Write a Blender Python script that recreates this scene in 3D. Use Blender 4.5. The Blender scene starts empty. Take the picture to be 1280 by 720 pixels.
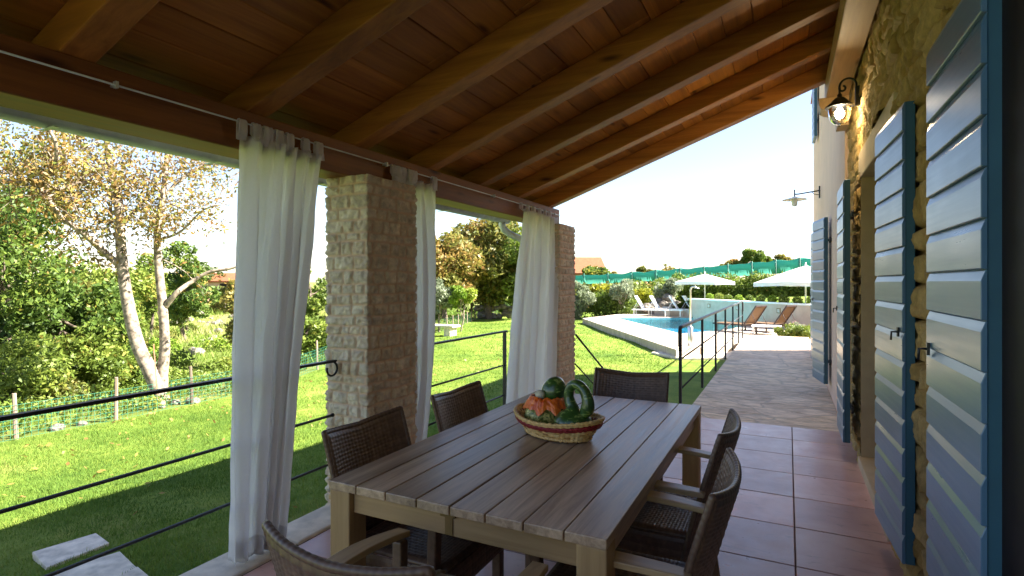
import bpy, math, random
import numpy as np
from mathutils import Vector, Matrix

# ------------------------------------------------------------------ camera, sky, sun, exposure
S = bpy.context.scene
COL = S.collection
F, HX, HY, H0 = 690.0, 640.0, 353.0, 1.5          # focal length in photo pixels, principal column, horizon row, eye height
YAW = math.radians(26.57)
SA, CA = math.sin(YAW), math.cos(YAW)
cam = bpy.data.objects.new('camera', bpy.data.cameras.new('camera'))
COL.objects.link(cam)
cam.location = (0, 0, H0)
cam.rotation_euler = (math.radians(90), 0, YAW)
cam.data.sensor_width = 36
cam.data.lens = F / 1280 * 36
cam.data.shift_y = -7 / 1280
cam.data.clip_start = 0.05
cam.data.clip_end = 3000
S.camera = cam

SUN_DIR = Vector((0.894, 0.447, 0.90)).normalized()
SUN_EL = math.asin(SUN_DIR.z)
SUN_AZ = math.atan2(SUN_DIR.x, SUN_DIR.y)          # clockwise from +Y
W = bpy.data.worlds.new('World'); S.world = W
W.use_nodes = True
wn = W.node_tree.nodes
sky = wn.new('ShaderNodeTexSky')
sky.sky_type = 'NISHITA'; sky.sun_disc = False
sky.sun_elevation = SUN_EL; sky.sun_rotation = SUN_AZ
sky.air_density = 1.0; sky.dust_density = 0.5; sky.ozone_density = 1.0
bg = wn['Background']
bg.inputs['Strength'].default_value = 0.051
tint = wn.new('ShaderNodeMix'); tint.data_type = 'RGBA'; tint.blend_type = 'MULTIPLY'; tint.inputs[0].default_value = 1
tint.inputs[7].default_value = (1, .94, .99, 1)          # sky light trimmed in green, a white balance against the lawn's bounce
W.node_tree.links.new(sky.outputs[0], tint.inputs[6])
W.node_tree.links.new(tint.outputs[2], bg.inputs['Color'])
sl = bpy.data.lights.new('sun', 'SUN'); sl.energy = 4.9; sl.angle = math.radians(0.5); sl.color = (1, .95, .86)
so = bpy.data.objects.new('sun', sl); COL.objects.link(so)
so.rotation_euler = (-SUN_DIR).to_track_quat('-Z', 'Y').to_euler()
S.view_settings.view_transform = 'Standard'
S.view_settings.look = 'None'
S.view_settings.exposure = 2.72
S.view_settings.gamma = 1
try:
    S.cycles.max_bounces = 10; S.cycles.diffuse_bounces = 6; S.cycles.transparent_max_bounces = 12
except Exception: pass

R = random.Random(7)
NR = np.random.default_rng(11)

def pz(px, py, z):
    """photo pixel -> world point on the level z"""
    d = F * (H0 - z) / (py - HY); r = d * (px - HX) / F
    return Vector((r * CA - d * SA, d * CA + r * SA, z))
def pd(px, py, d):
    r = d * (px - HX) / F
    return Vector((r * CA - d * SA, d * CA + r * SA, H0 - (py - HY) * d / F))

# ------------------------------------------------------------------ helpers
def tag(o, label=None, cat=None, group=None, kind=None):
    if label: o['label'] = label
    if cat: o['category'] = cat
    if group: o['group'] = group
    if kind: o['kind'] = kind
    return o
def thing(name, loc, label, cat, group=None):
    o = bpy.data.objects.new(name, None); COL.objects.link(o)
    o.location = loc; o.empty_display_size = .1
    return tag(o, label, cat, group)
def base(p):
    v = Vector((0, 0, 0))
    while p is not None:
        v += p.location; p = p.parent
    return v
def link_mesh(name, me, mat, parent=None):
    o = bpy.data.objects.new(name, me); COL.objects.link(o)
    if parent is not None: o.parent = parent
    if mat is not None: me.materials.append(mat)
    return o
def copy_tree(o, parent=None):
    c = o.copy(); COL.objects.link(c)
    if parent is not None: c.parent = parent
    for ch in [k for k in o.children]:
        copy_tree(ch, c)
    return c

class MB:
    def __init__(self): self.v = []; self.f = []; self.t = []; self.sm = []; self.tone = 0.5
    def add(self, vs, fs, smooth=False, tone=None):
        n = len(self.v); self.v.extend([tuple(v) for v in vs])
        tn = self.tone if tone is None else tone
        for f in fs:
            self.f.append([i + n for i in f]); self.t.append(tn); self.sm.append(smooth)
        return self
    def box(self, x0, x1, y0, y1, z0, z1, tone=None):
        vs = [(x, y, z) for z in (z0, z1) for y in (y0, y1) for x in (x0, x1)]
        return self.add(vs, [(0, 2, 3, 1), (4, 5, 7, 6), (0, 1, 5, 4), (2, 6, 7, 3), (0, 4, 6, 2), (1, 3, 7, 5)], tone=tone)
    def bar(self, p, q, w, h, up=(0, 0, 1), tone=None):
        p = Vector(p); q = Vector(q); d = (q - p).normalized(); up = Vector(up)
        s = d.cross(up)
        if s.length < 1e-4: s = d.cross(Vector((1, 0, 0)))
        s.normalize(); u = s.cross(d)
        vs = []
        for e in (p, q):
            for a, b in ((-1, -1), (1, -1), (1, 1), (-1, 1)):
                vs.append(e + s * (a * w / 2) + u * (b * h / 2))
        return self.add(vs, [(3, 2, 1, 0), (4, 5, 6, 7), (0, 1, 5, 4), (1, 2, 6, 5), (2, 3, 7, 6), (3, 0, 4, 7)], tone=tone)
    def tube(self, pts, rad, n=8, cap=True, tone=None, smooth=True):
        pts = [Vector(p) for p in pts]
        if not hasattr(rad, '__len__'): rad = [rad] * len(pts)
        vs, fs = [], []
        prev = None
        for i, p in enumerate(pts):
            d = (pts[min(i + 1, len(pts) - 1)] - pts[max(i - 1, 0)])
            d = d.normalized() if d.length > 1e-9 else Vector((0, 0, 1))
            if prev is None:
                a = d.cross(Vector((0, 0, 1)))
                if a.length < .05: a = d.cross(Vector((1, 0, 0)))
            else:
                a = prev - d * prev.dot(d)
            a.normalize(); prev = a; b = d.cross(a)
            for k in range(n):
                t = 2 * math.pi * k / n
                vs.append(p + (a * math.cos(t) + b * math.sin(t)) * rad[i])
        for i in range(len(pts) - 1):
            for k in range(n):
                k2 = (k + 1) % n
                fs.append((i * n + k, i * n + k2, (i + 1) * n + k2, (i + 1) * n + k))
        self.add(vs, fs, smooth, tone)
        if cap:
            m = len(self.v) - len(vs)
            self.f.append([m + k for k in range(n)][::-1]); self.t.append(self.t[-1]); self.sm.append(False)
            self.f.append([m + (len(pts) - 1) * n + k for k in range(n)]); self.t.append(self.t[-1]); self.sm.append(False)
        return self
    def lathe(self, prof, c, n=24, axis=None, sx=1, sy=1, tone=None):
        c = Vector(c); vs, fs = [], []
        q = Vector((0, 0, 1)).rotation_difference(Vector(axis)) if axis is not None else None
        for r, z in prof:
            for k in range(n):
                t = 2 * math.pi * k / n
                p = Vector((r * math.cos(t) * sx, r * math.sin(t) * sy, z))
                if q: p = q @ p
                vs.append(c + p)
        for i in range(len(prof) - 1):
            for k in range(n):
                k2 = (k + 1) % n
                fs.append((i * n + k, i * n + k2, (i + 1) * n + k2, (i + 1) * n + k))
        return self.add(vs, fs, True, tone)
    def prism(self, poly, z0, z1, tone=None):
        n = len(poly)
        area = sum(poly[i][0] * poly[(i + 1) % n][1] - poly[(i + 1) % n][0] * poly[i][1] for i in range(n))
        if area < 0: poly = poly[::-1]
        vs = [(p[0], p[1], z0) for p in poly] + [(p[0], p[1], z1) for p in poly]
        fs = [list(range(n))[::-1], [n + i for i in range(n)]] + [(i, (i + 1) % n, n + (i + 1) % n, n + i) for i in range(n)]
        return self.add(vs, fs, tone=tone)
    def build(self, name, mat, parent=None, bevel=0, seg=2, weld=False):
        me = bpy.data.meshes.new(name)
        o = base(parent)
        me.from_pydata([(v[0] - o.x, v[1] - o.y, v[2] - o.z) for v in self.v], [], self.f)
        me.polygons.foreach_set('use_smooth', self.sm)
        at = me.attributes.new('tone', 'FLOAT', 'FACE'); at.data.foreach_set('value', self.t)
        me.update()
        ob = link_mesh(name, me, mat, parent)
        if bevel:
            m = ob.modifiers.new('bevel', 'BEVEL'); m.width = bevel; m.segments = seg; m.limit_method = 'ANGLE'; m.angle_limit = math.radians(40)
        return ob

def np_mesh(name, V, Fq, mat, parent=None, smooth=True, attrs=None, origin=None):
    """V (n,3) array in world coordinates; Fq (m,k) faces; attrs {name: (domain, array)}"""
    V = np.asarray(V, dtype=np.float64).copy(); Fq = np.asarray(Fq)
    o = base(parent); V -= np.array([o.x, o.y, o.z])
    me = bpy.data.meshes.new(name)
    me.vertices.add(len(V)); me.vertices.foreach_set('co', V.ravel())
    k = Fq.shape[1]
    me.loops.add(Fq.size); me.loops.foreach_set('vertex_index', Fq.ravel().astype(np.int32))
    me.polygons.add(len(Fq))
    me.polygons.foreach_set('loop_start', (np.arange(len(Fq)) * k).astype(np.int32))
    try: me.polygons.foreach_set('loop_total', np.full(len(Fq), k, dtype=np.int32))
    except Exception: pass
    me.update(calc_edges=True)
    me.polygons.foreach_set('use_smooth', np.full(len(Fq), bool(smooth)))
    for an, (dom, arr) in (attrs or {}).items():
        at = me.attributes.new(an, 'FLOAT', dom); at.data.foreach_set('value', np.asarray(arr, dtype=np.float32).ravel())
    me.update()
    return link_mesh(name, me, mat, parent)

def grid_faces(nu, nv, wrap=False):
    """vertex index = i*nv + j (i over u)"""
    iu = np.arange(nu if wrap else nu - 1); jv = np.arange(nv - 1)
    I, J = np.meshgrid(iu, jv, indexing='ij'); I2 = (I + 1) % nu
    return np.stack([I * nv + J, I2 * nv + J, I2 * nv + J + 1, I * nv + J + 1], -1).reshape(-1, 4)

def vnoise(x, y, seed=0):
    x = np.asarray(x, float); y = np.asarray(y, float)
    xi = np.floor(x).astype(np.int64); yi = np.floor(y).astype(np.int64)
    fx = x - xi; fy = y - yi; fx = fx * fx * (3 - 2 * fx); fy = fy * fy * (3 - 2 * fy)
    def h(a, b):
        n = (a * 374761393 + b * 668265263 + seed * 974634541) & 0x7fffffff
        n = ((n ^ (n >> 13)) * 1274126177) & 0x7fffffff
        return ((n ^ (n >> 16)) & 0xffff) / 65535.0
    return (h(xi, yi) * (1 - fx) + h(xi + 1, yi) * fx) * (1 - fy) + (h(xi, yi + 1) * (1 - fx) + h(xi + 1, yi + 1) * fx) * fy
def fbm(x, y, o=4, seed=0):
    s, a, t = 0, .5, 0
    for i in range(o):
        s = s + a * vnoise(np.asarray(x) * 2 ** i, np.asarray(y) * 2 ** i, seed + i); t += a; a *= .5
    return s / t
def sstep(a, b, x):
    t = np.clip((np.asarray(x, float) - a) / (b - a), 0, 1); return t * t * (3 - 2 * t)

# ------------------------------------------------------------------ materials
class NT:
    def __init__(self, name):
        self.m = bpy.data.materials.new(name); self.m.use_nodes = True
        self.t = self.m.node_tree; self.n = self.t.nodes
        self.p = self.n['Principled BSDF']; self.out = self.n['Material Output']
        self._c = None
    def link(self, a, b): self.t.links.new(a, b)
    def coord(self):
        if self._c is None: self._c = self.n.new('ShaderNodeTexCoord').outputs['Object']
        return self._c
    def mapped(self, scale=(1, 1, 1), rot=(0, 0, 0)):
        mp = self.n.new('ShaderNodeMapping'); mp.inputs['Scale'].default_value = scale; mp.inputs['Rotation'].default_value = rot
        self.link(self.coord(), mp.inputs[0]); return mp.outputs[0]
    def noise(self, scale, vec=None, detail=4, rough=.55, dist=0):
        x = self.n.new('ShaderNodeTexNoise'); x.inputs['Scale'].default_value = scale; x.inputs['Detail'].default_value = detail
        x.inputs['Roughness'].default_value = rough; x.inputs['Distortion'].default_value = dist
        self.link(vec if vec is not None else self.coord(), x.inputs['Vector']); return x.outputs['Fac']
    def ramp(self, fac, stops):
        r = self.n.new('ShaderNodeValToRGB'); e = r.color_ramp.elements
        while len(e) < len(stops): e.new(.5)
        for k, (p, c) in zip(e, stops):
            k.position = p; k.color = (*c, 1) if len(c) == 3 else c
        self.link(fac, r.inputs[0]); return r.outputs[0]
    def math(self, op, a, b=None):
        x = self.n.new('ShaderNodeMath'); x.operation = op
        for i, v in enumerate((a, b)):
            if v is None: continue
            if isinstance(v, (int, float)): x.inputs[i].default_value = v
            else: self.link(v, x.inputs[i])
        return x.outputs[0]
    def mix(self, fac, a, b, mode='MIX'):
        x = self.n.new('ShaderNodeMix'); x.data_type = 'RGBA'; x.blend_type = mode
        for s, v in ((0, fac), (6, a), (7, b)):
            if isinstance(v, (int, float)): x.inputs[s].default_value = v
            elif isinstance(v, tuple): x.inputs[s].default_value = (*v, 1)
            else: self.link(v, x.inputs[s])
        return x.outputs[2]
    def attr(self, name='tone'):
        a = self.n.new('ShaderNodeAttribute'); a.attribute_name = name; return a.outputs['Fac']
    def bump(self, h, strength=.3, dist=.01):
        b = self.n.new('ShaderNodeBump'); b.inputs['Strength'].default_value = strength; b.inputs['Distance'].default_value = dist
        self.link(h, b.inputs['Height']); self.link(b.outputs[0], self.p.inputs['Normal']); return b
    def col(self, c):
        if isinstance(c, tuple): self.p.inputs['Base Color'].default_value = (*c, 1)
        else: self.link(c, self.p.inputs['Base Color'])
        return self
    def set(self, rough=None, spec=None, metal=None, coat=None):
        for k, v in (('Roughness', rough), ('Specular IOR Level', spec), ('Metallic', metal), ('Coat Weight', coat)):
            if v is None: continue
            if isinstance(v, (int, float)): self.p.inputs[k].default_value = v
            else: self.link(v, self.p.inputs[k])
        return self

def mat_plain(name, c, rough=.5, spec=.5, metal=0, var=.12, scale=6, bump=.0, bscale=60):
    n = NT(name); nz = n.noise(scale, detail=5)
    lo = tuple(x * (1 - var) for x in c); hi = tuple(min(1, x * (1 + var)) for x in c)
    n.col(n.ramp(nz, [(.3, lo), (.7, hi)])).set(rough, spec, metal)
    if bump: n.bump(n.noise(bscale, detail=3), bump, .004)
    return n.m
def mat_wood(name, dark, light, axis, scale=1.0, rough=.5, spec=.4, tonev=.5, knots=True, bump=.15):
    """grain runs along axis 'x','y','z' in object coordinates"""
    n = NT(name)
    sc = {'x': (1.2, 22, 22), 'y': (22, 1.2, 22), 'z': (22, 22, 1.2)}[axis]
    ad = n.n.new('ShaderNodeVectorMath'); ad.operation = 'ADD'
    sc2 = n.n.new('ShaderNodeCombineXYZ'); t = n.attr()
    tt = n.math('MULTIPLY', t, 37.0)
    for i in range(3): n.link(tt, sc2.inputs[i])
    n.link(n.coord(), ad.inputs[0]); n.link(sc2.outputs[0], ad.inputs[1])
    mp = n.n.new('ShaderNodeMapping'); mp.inputs['Scale'].default_value = [s * scale for s in sc]; n.link(ad.outputs[0], mp.inputs[0])
    g = n.noise(1.0, mp.outputs[0], 6, .65, .8)
    mp2 = n.n.new('ShaderNodeMapping'); mp2.inputs['Scale'].default_value = [s * scale * .18 for s in sc]; n.link(ad.outputs[0], mp2.inputs[0])
    g2 = n.noise(1.0, mp2.outputs[0], 3, .5, 1.5)
    f = n.math('ADD', n.math('MULTIPLY', g, .55), n.math('MULTIPLY', g2, .45))
    c = n.ramp(f, [(.32, dark), (.66, light)])
    m = n.math('ADD', n.math('MULTIPLY', t, tonev * 2), 1 - tonev)
    cb = n.n.new('ShaderNodeCombineXYZ')
    for i in range(3): n.link(m, cb.inputs[i])
    c = n.mix(1.0, c, cb.outputs[0], 'MULTIPLY')
    if knots:
        v = n.n.new('ShaderNodeTexVoronoi'); v.inputs['Scale'].default_value = 1
        ks = {'x': (1.5, 6, 6), 'y': (6, 1.5, 6), 'z': (6, 6, 1.5)}[axis]
        mp3 = n.n.new('ShaderNodeMapping'); mp3.inputs['Scale'].default_value = ks; n.link(ad.outputs[0], mp3.inputs[0])
        n.link(mp3.outputs[0], v.inputs['Vector'])
        k = n.ramp(v.outputs['Distance'], [(.04, (.25, .2, .18)), (.16, (1, 1, 1))])
        c = n.mix(1.0, c, k, 'MULTIPLY')
    n.col(c).set(n.math('ADD', n.math('MULTIPLY', g, .25), rough - .12), spec)
    n.bump(g, bump, .003)
    return n.m
def mat_leaf(name, stops, rough=.5, trans=.4):
    n = NT(name); c = n.ramp(n.attr(), stops)
    n.col(c).set(rough, .3)
    tr = n.n.new('ShaderNodeBsdfTranslucent'); n.link(c, tr.inputs[0])
    mx = n.n.new('ShaderNodeMixShader'); mx.inputs[0].default_value = trans
    n.link(n.p.outputs[0], mx.inputs[1]); n.link(tr.outputs[0], mx.inputs[2]); n.link(mx.outputs[0], n.out.inputs[0])
    return n.m
def mat_cloth(name, c, trans=.4, bump=.12):
    n = NT(name)
    w = n.noise(260, n.mapped((1, 1, .25)), 2)
    n.col(n.ramp(w, [(.3, tuple(x * .9 for x in c)), (.7, c)])).set(.85, .15)
    n.bump(w, bump, .001)
    tr = n.n.new('ShaderNodeBsdfTranslucent'); tr.inputs[0].default_value = (*c, 1)
    mx = n.n.new('ShaderNodeMixShader'); mx.inputs[0].default_value = trans
    n.link(n.p.outputs[0], mx.inputs[1]); n.link(tr.outputs[0], mx.inputs[2]); n.link(mx.outputs[0], n.out.inputs[0])
    return n.m
def mat_stone(name, a, b, mortar, rough=.85, vein=.5):
    """tone = per-stone value, mortar = joint mask, both vertex attributes of the stone's own colour"""
    n = NT(name)
    c = n.ramp(n.attr('tone'), [(0, a), (1, b)])
    nz = n.noise(14, detail=8, rough=.7)
    c = n.mix(1.0, c, n.ramp(nz, [(.3, (1 - vein * .75,) * 3), (.65, (1.15, 1.12, 1.05))]), 'MULTIPLY')
    st = n.noise(3.0, detail=4)
    c = n.mix(n.math('MULTIPLY', n.ramp(st, [(.5, (0, 0, 0)), (.7, (1, 1, 1))]), .35), c, tuple(x * .8 + y * .1 for x, y in zip(mortar, a)))
    c = n.mix(n.attr('mortar'), c, mortar)
    n.col(c).set(rough, .2)
    n.bump(n.math('ADD', n.noise(34, detail=9, rough=.75), n.math('MULTIPLY', n.noise(95, detail=5, rough=.8), .6)), .95, .014)
    return n.m

M = {}
M['ceil'] = mat_wood('ceiling_wood', (.27, .092, .014), (.58, .24, .040), 'y', 1, .5, .35, .24)
M['rafter'] = mat_wood('rafter_wood', (.20, .070, .013), (.46, .185, .036), 'x', 1, .5, .35, .25)
M['beam'] = mat_wood('beam_wood', (.11, .034, .009), (.27, .10, .026), 'y', 1, .5, .35, .3)
M['plate'] = mat_wood('plate_wood', (.36, .21, .09), (.56, .37, .17), 'y', 1, .55, .3, .3)
M['table'] = mat_wood('table_wood', (.17, .10, .058), (.60, .43, .285), 'y', 2.1, .36, .7, .5, knots=False)
M['table_x'] = mat_wood('apron_wood', (.26, .15, .065), (.54, .36, .18), 'x', 1, .5, .4, .3, knots=False)
M['table_z'] = mat_wood('leg_wood', (.26, .15, .065), (.52, .35, .17), 'z', 1, .5, .4, .3, knots=False)
M['arm'] = mat_wood('armrest_wood', (.28, .17, .08), (.52, .36, .19), 'y', 1.4, .38, .5, .3, knots=False)
M['post_wood'] = mat_wood('post_wood', (.12, .085, .06), (.28, .21, .16), 'z', 1, .8, .2, .5)
M['iron'] = mat_plain('black_iron', (.012, .012, .014), .42, .5, 0, .3, 20, .1)
M['steel'] = mat_plain('brushed_steel', (.6, .62, .62), .28, .5, 1, .1)
M['zinc'] = mat_plain('zinc', (.62, .66, .64), .45, .5, .3, .15, 12)
def mat_paint():
    n = NT('blue_paint')
    a = n.noise(3.5, detail=6, rough=.65); br = n.noise(1, n.mapped((60, 2.2, 60)), 5, .6)
    c = n.ramp(n.attr(), [(0, (.065, .142, .235)), (1, (.088, .172, .27))])
    c = n.mix(1.0, c, n.ramp(a, [(.3, (.90, .92, .93)), (.7, (1.06, 1.05, 1.04))]), 'MULTIPLY')
    chip = n.noise(28, detail=9, rough=.8)
    c = n.mix(n.ramp(chip, [(.70, (0, 0, 0)), (.74, (1, 1, 1))]), c, (.30, .33, .33))
    c = n.mix(n.math('MULTIPLY', n.ramp(n.noise(7, n.mapped((1, .5, 2.5)), 7, .75), [(.55, (0, 0, 0)), (.8, (1, 1, 1))]), .3), c, (.16, .19, .17))
    n.col(c).set(n.math('ADD', n.math('MULTIPLY', n.math('ADD', a, br), .14), .17), .5)
    n.bump(n.math('ADD', br, n.math('MULTIPLY', a, .5)), .10, .004)
    return n.m
M['shutter'] = mat_paint()
M['shutter_edge'] = mat_plain('dark_teal_paint', (.03, .10, .15), .4, .5, 0, .1, 5, .05, 25)
M['black_wood'] = mat_plain('dark_door_wood', (.010, .006, .007), .6, .25, 0, .3, 8)
M['plaster'] = mat_plain('cream_plaster', (.76, .54, .42), .9, .2, 0, .05, 2.5, .35, 110)
M['jamb'] = mat_plain('tan_jamb', (.50, .38, .22), .9, .2, 0, .1, 5, .5, 120)
M['lintel'] = mat_plain('pale_lintel_stone', (.55, .44, .29), .85, .2, 0, .1, 6, .4, 60)
M['white_paint'] = mat_plain('white_paint', (.78, .77, .74), .5, .4, 0, .04)
M['parasol'] = mat_cloth('parasol_canvas', (.82, .81, .78), .3)
M['curtain'] = mat_cloth('curtain_linen', (.95, .94, .95), .66)
M['hem'] = mat_cloth('curtain_hem_linen', (.92, .90, .90), .85)
M['tan_mesh'] = mat_cloth('tan_sling', (.17, .10, .055), .15)
M['cushion'] = mat_plain('cushion_fabric', (.42, .36, .25), .9, .2, 0, .2, 30, .3, 200)
def mat_strand(name, stops, rough):
    n = NT(name); c = n.ramp(n.attr(), stops); nz = n.noise(55, detail=5)
    n.col(n.mix(1.0, c, n.ramp(nz, [(.3, (.7, .7, .7)), (.7, (1.25, 1.25, 1.25))]), 'MULTIPLY')).set(rough, .5)
    n.bump(nz, .15, .003); return n.m
M['wicker'] = mat_strand('dark_wicker', [(0, (.065, .037, .024)), (.5, (.115, .066, .042)), (1, (.18, .108, .07))], .42)
M['basket'] = mat_strand('straw_wicker', [(0, (.30, .13, .03)), (.3, (.60, .36, .11)), (1, (.86, .64, .29))], .5)
M['red_band'] = mat_plain('dark_red_cane', (.24, .014, .016), .5, .4, 0, .25, 40)
M['pillar'] = mat_stone('rough_cream_stone', (.68, .58, .46), (.88, .80, .68), (.74, .54, .39))
M['wallstone'] = mat_stone('yellow_rubble_stone', (.46, .31, .11), (.72, .52, .24), (.44, .26, .09))
M['curb'] = mat_plain('pale_curb_stone', (.70, .60, .47), .85, .2, 0, .22, 9, .6, 40)
M['slab'] = mat_plain('stepping_slab', (.66, .57, .45), .85, .2, 0, .3, 9, .7, 45)
def mat_deck():
    n = NT('pool_deck_stone')
    br = n.n.new('ShaderNodeTexBrick'); br.offset = .5
    for k, v in (('Color1', (.44, .37, .30, 1)), ('Color2', (.52, .45, .37, 1)), ('Mortar', (.22, .18, .15, 1))): br.inputs[k].default_value = v
    br.inputs['Scale'].default_value = 1; br.inputs['Mortar Size'].default_value = .012; br.inputs['Brick Width'].default_value = .8; br.inputs['Row Height'].default_value = .5
    n.link(n.mapped((1, 1, 1), (0, 0, math.radians(59))), br.inputs['Vector'])
    n.col(n.mix(1.0, br.outputs['Color'], n.ramp(n.noise(4, detail=7), [(.3, (.8, .78, .75)), (.7, (1.15, 1.13, 1.1))]), 'MULTIPLY')).set(.8, .2)
    return n.m
M['deck'] = mat_deck()
M['roof_tile'] = mat_plain('orange_roof_tile', (.25, .085, .04), .85, .2, 0, .2, 4, .3, 30)
M['grout'] = mat_plain('dark_grout', (.10, .062, .055), .9, .2)
M['rock'] = mat_plain('field_rock', (.19, .165, .135), .9, .2, 0, .35, 5, .8, 14)
M['pooltile'] = mat_plain('pool_liner', (.30, .76, .89), .5, .4, 0, .08, 3)
M['net'] = mat_cloth('green_screen_net', (.11, .43, .35), .5)
M['wire'] = mat_plain('green_wire', (.03, .16, .10), .5, .4)
M['brass'] = mat_plain('dull_brass', (.20, .13, .05), .45, .5, .6)

def mat_tile():
    n = NT('terracotta_tile')
    a = n.noise(2.2, detail=6, rough=.6, dist=.6); b = n.noise(9, detail=6)
    c = n.ramp(a, [(.3, (.54, .28, .22)), (.55, (.67, .40, .33)), (.75, (.77, .54, .46))])
    t = n.attr(); m = n.math('ADD', n.math('MULTIPLY', t, .42), .76)
    cb = n.n.new('ShaderNodeCombineXYZ')
    for i in range(3): n.link(m, cb.inputs[i])
    c = n.mix(1.0, c, cb.outputs[0], 'MULTIPLY')
    sc = n.noise(5, n.mapped((1, 3.5, 1), (0, 0, .6)), 5, .6, 1.5)
    c = n.mix(n.math('MULTIPLY', n.ramp(sc, [(.60, (0, 0, 0)), (.70, (1, 1, 1))]), .5), c, (.24, .13, .10))
    n.col(c).set(n.math('ADD', n.math('MULTIPLY', b, .3), .18), .7)
    n.bump(b, .08, .004)
    return n.m
M['tile'] = mat_tile()
def mat_flag():
    n = NT('flagstone_paving')
    wob = n.n.new('ShaderNodeTexNoise'); wob.inputs['Scale'].default_value = 3; n.link(n.coord(), wob.inputs['Vector'])
    va = n.n.new('ShaderNodeVectorMath'); va.operation = 'MULTIPLY_ADD'; va.inputs[1].default_value = (.25, .25, 0)
    n.link(wob.outputs['Color'], va.inputs[0]); n.link(n.coord(), va.inputs[2])
    mp = n.n.new('ShaderNodeMapping'); mp.inputs['Scale'].default_value = (1.7, 2.3, 1); n.link(va.outputs[0], mp.inputs[0])
    v = n.n.new('ShaderNodeTexVoronoi'); v.feature = 'DISTANCE_TO_EDGE'; v.inputs['Scale'].default_value = 1; n.link(mp.outputs[0], v.inputs['Vector'])
    v2 = n.n.new('ShaderNodeTexVoronoi'); v2.inputs['Scale'].default_value = 1; n.link(mp.outputs[0], v2.inputs['Vector'])
    sp = n.n.new('ShaderNodeSeparateColor'); n.link(v2.outputs['Color'], sp.inputs[0])
    c = n.ramp(sp.outputs[0], [(0, (.62, .46, .31)), (.5, (.80, .64, .47)), (1, (.80, .62, .41))])
    nz = n.noise(5, n.mapped((.8, 2.2, 1), (0, 0, .3)), 8, .65, .8)
    c = n.mix(1.0, c, n.ramp(nz, [(.32, (.50, .45, .38)), (.6, (1.12, 1.1, 1.05))]), 'MULTIPLY')
    j = n.ramp(v.outputs['Distance'], [(.0, (0, 0, 0)), (.04, (1, 1, 1))])
    c = n.mix(j, (.48, .38, .27), c)
    n.col(c).set(.6, .35)
    hh = n.math('ADD', n.math('MULTIPLY', j, .6), n.math('MULTIPLY', nz, .9))
    n.bump(hh, .55, .02)
    return n.m
M['flag'] = mat_flag()
def mat_ground():
    n = NT('lawn_and_meadow')
    big = n.noise(.55, detail=5, rough=.6); mid = n.noise(3.5, detail=6, rough=.7); fine = n.noise(40, n.mapped((1, 1, 1)), 5, .8)
    c = n.ramp(big, [(.3, (.085, .155, .02)), (.46, (.145, .22, .028)), (.6, (.19, .255, .042)), (.74, (.27, .27, .075))])
    c = n.mix(1.0, c, n.ramp(mid, [(.3, (.62, .72, .6)), (.7, (1.3, 1.15, 1.2))]), 'MULTIPLY')
    c = n.mix(1.0, c, n.ramp(fine, [(.3, (.62, .68, .6)), (.7, (1.25, 1.2, 1.2))]), 'MULTIPLY')
    w = n.ramp(n.noise(.22, detail=7, rough=.65), [(.3, (.075, .11, .025)), (.48, (.14, .17, .04)), (.6, (.22, .21, .075)), (.75, (.34, .27, .16))])
    w = n.mix(1.0, w, n.ramp(n.noise(2.5, detail=7, rough=.75), [(.3, (.55, .6, .5)), (.7, (1.3, 1.25, 1.2))]), 'MULTIPLY')
    c = n.mix(n.attr('wild'), c, w)
    n.col(c).set(.85, .15)
    n.bump(n.math('ADD', fine, n.math('MULTIPLY', mid, .6)), .8, .03)
    return n.m
M['ground'] = mat_ground()
M['blade'] = mat_leaf('grass_blade', [(0, (.055, .115, .014)), (.35, (.115, .20, .026)), (.65, (.175, .25, .036)), (.85, (.245, .28, .06)), (1, (.38, .34, .14))], .75, .35)
M['leaf_walnut'] = mat_leaf('autumn_leaf', [(0, (.13, .16, .03)), (.3, (.27, .22, .05)), (.6, (.31, .19, .055)), (.8, (.24, .125, .045)), (1, (.38, .34, .07))], .5, .35)
M['leaf_dark'] = mat_leaf('dark_leaf', [(0, (.035, .07, .014)), (.5, (.09, .15, .025)), (.85, (.17, .23, .035)), (1, (.28, .24, .045))])
M['leaf_mid'] = mat_leaf('mid_leaf', [(0, (.07, .11, .018)), (.5, (.145, .205, .03)), (.85, (.22, .27, .045)), (1, (.32, .28, .06))])
M['leaf_yellow'] = mat_leaf('yellowing_leaf', [(0, (.07, .10, .02)), (.4, (.16, .17, .035)), (.75, (.27, .22, .05)), (1, (.32, .17, .05))])
M['leaf_rust'] = mat_leaf('rusty_leaf', [(0, (.09, .12, .02)), (.35, (.20, .19, .04)), (.62, (.31, .20, .055)), (.85, (.26, .15, .05)), (1, (.17, .21, .04))])
M['leaf_lime'] = mat_leaf('lime_leaf', [(0, (.12, .20, .02)), (.5, (.20, .31, .03)), (1, (.30, .36, .05))])
M['leaf_gold'] = mat_leaf('gold_leaf', [(0, (.14, .17, .02)), (.5, (.30, .31, .02)), (1, (.42, .38, .03))])
M['leaf_olive'] = mat_leaf('olive_leaf', [(0, (.12, .15, .08)), (.5, (.21, .25, .14)), (1, (.30, .33, .22))])
M['bark'] = mat_plain('pale_bark', (.25, .20, .15), .9, .15, 0, .75, 11, 1, 26)
M['bark_dark'] = mat_plain('dark_bark', (.13, .10, .075), .9, .15, 0, .35, 9, .9, 26)

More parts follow.
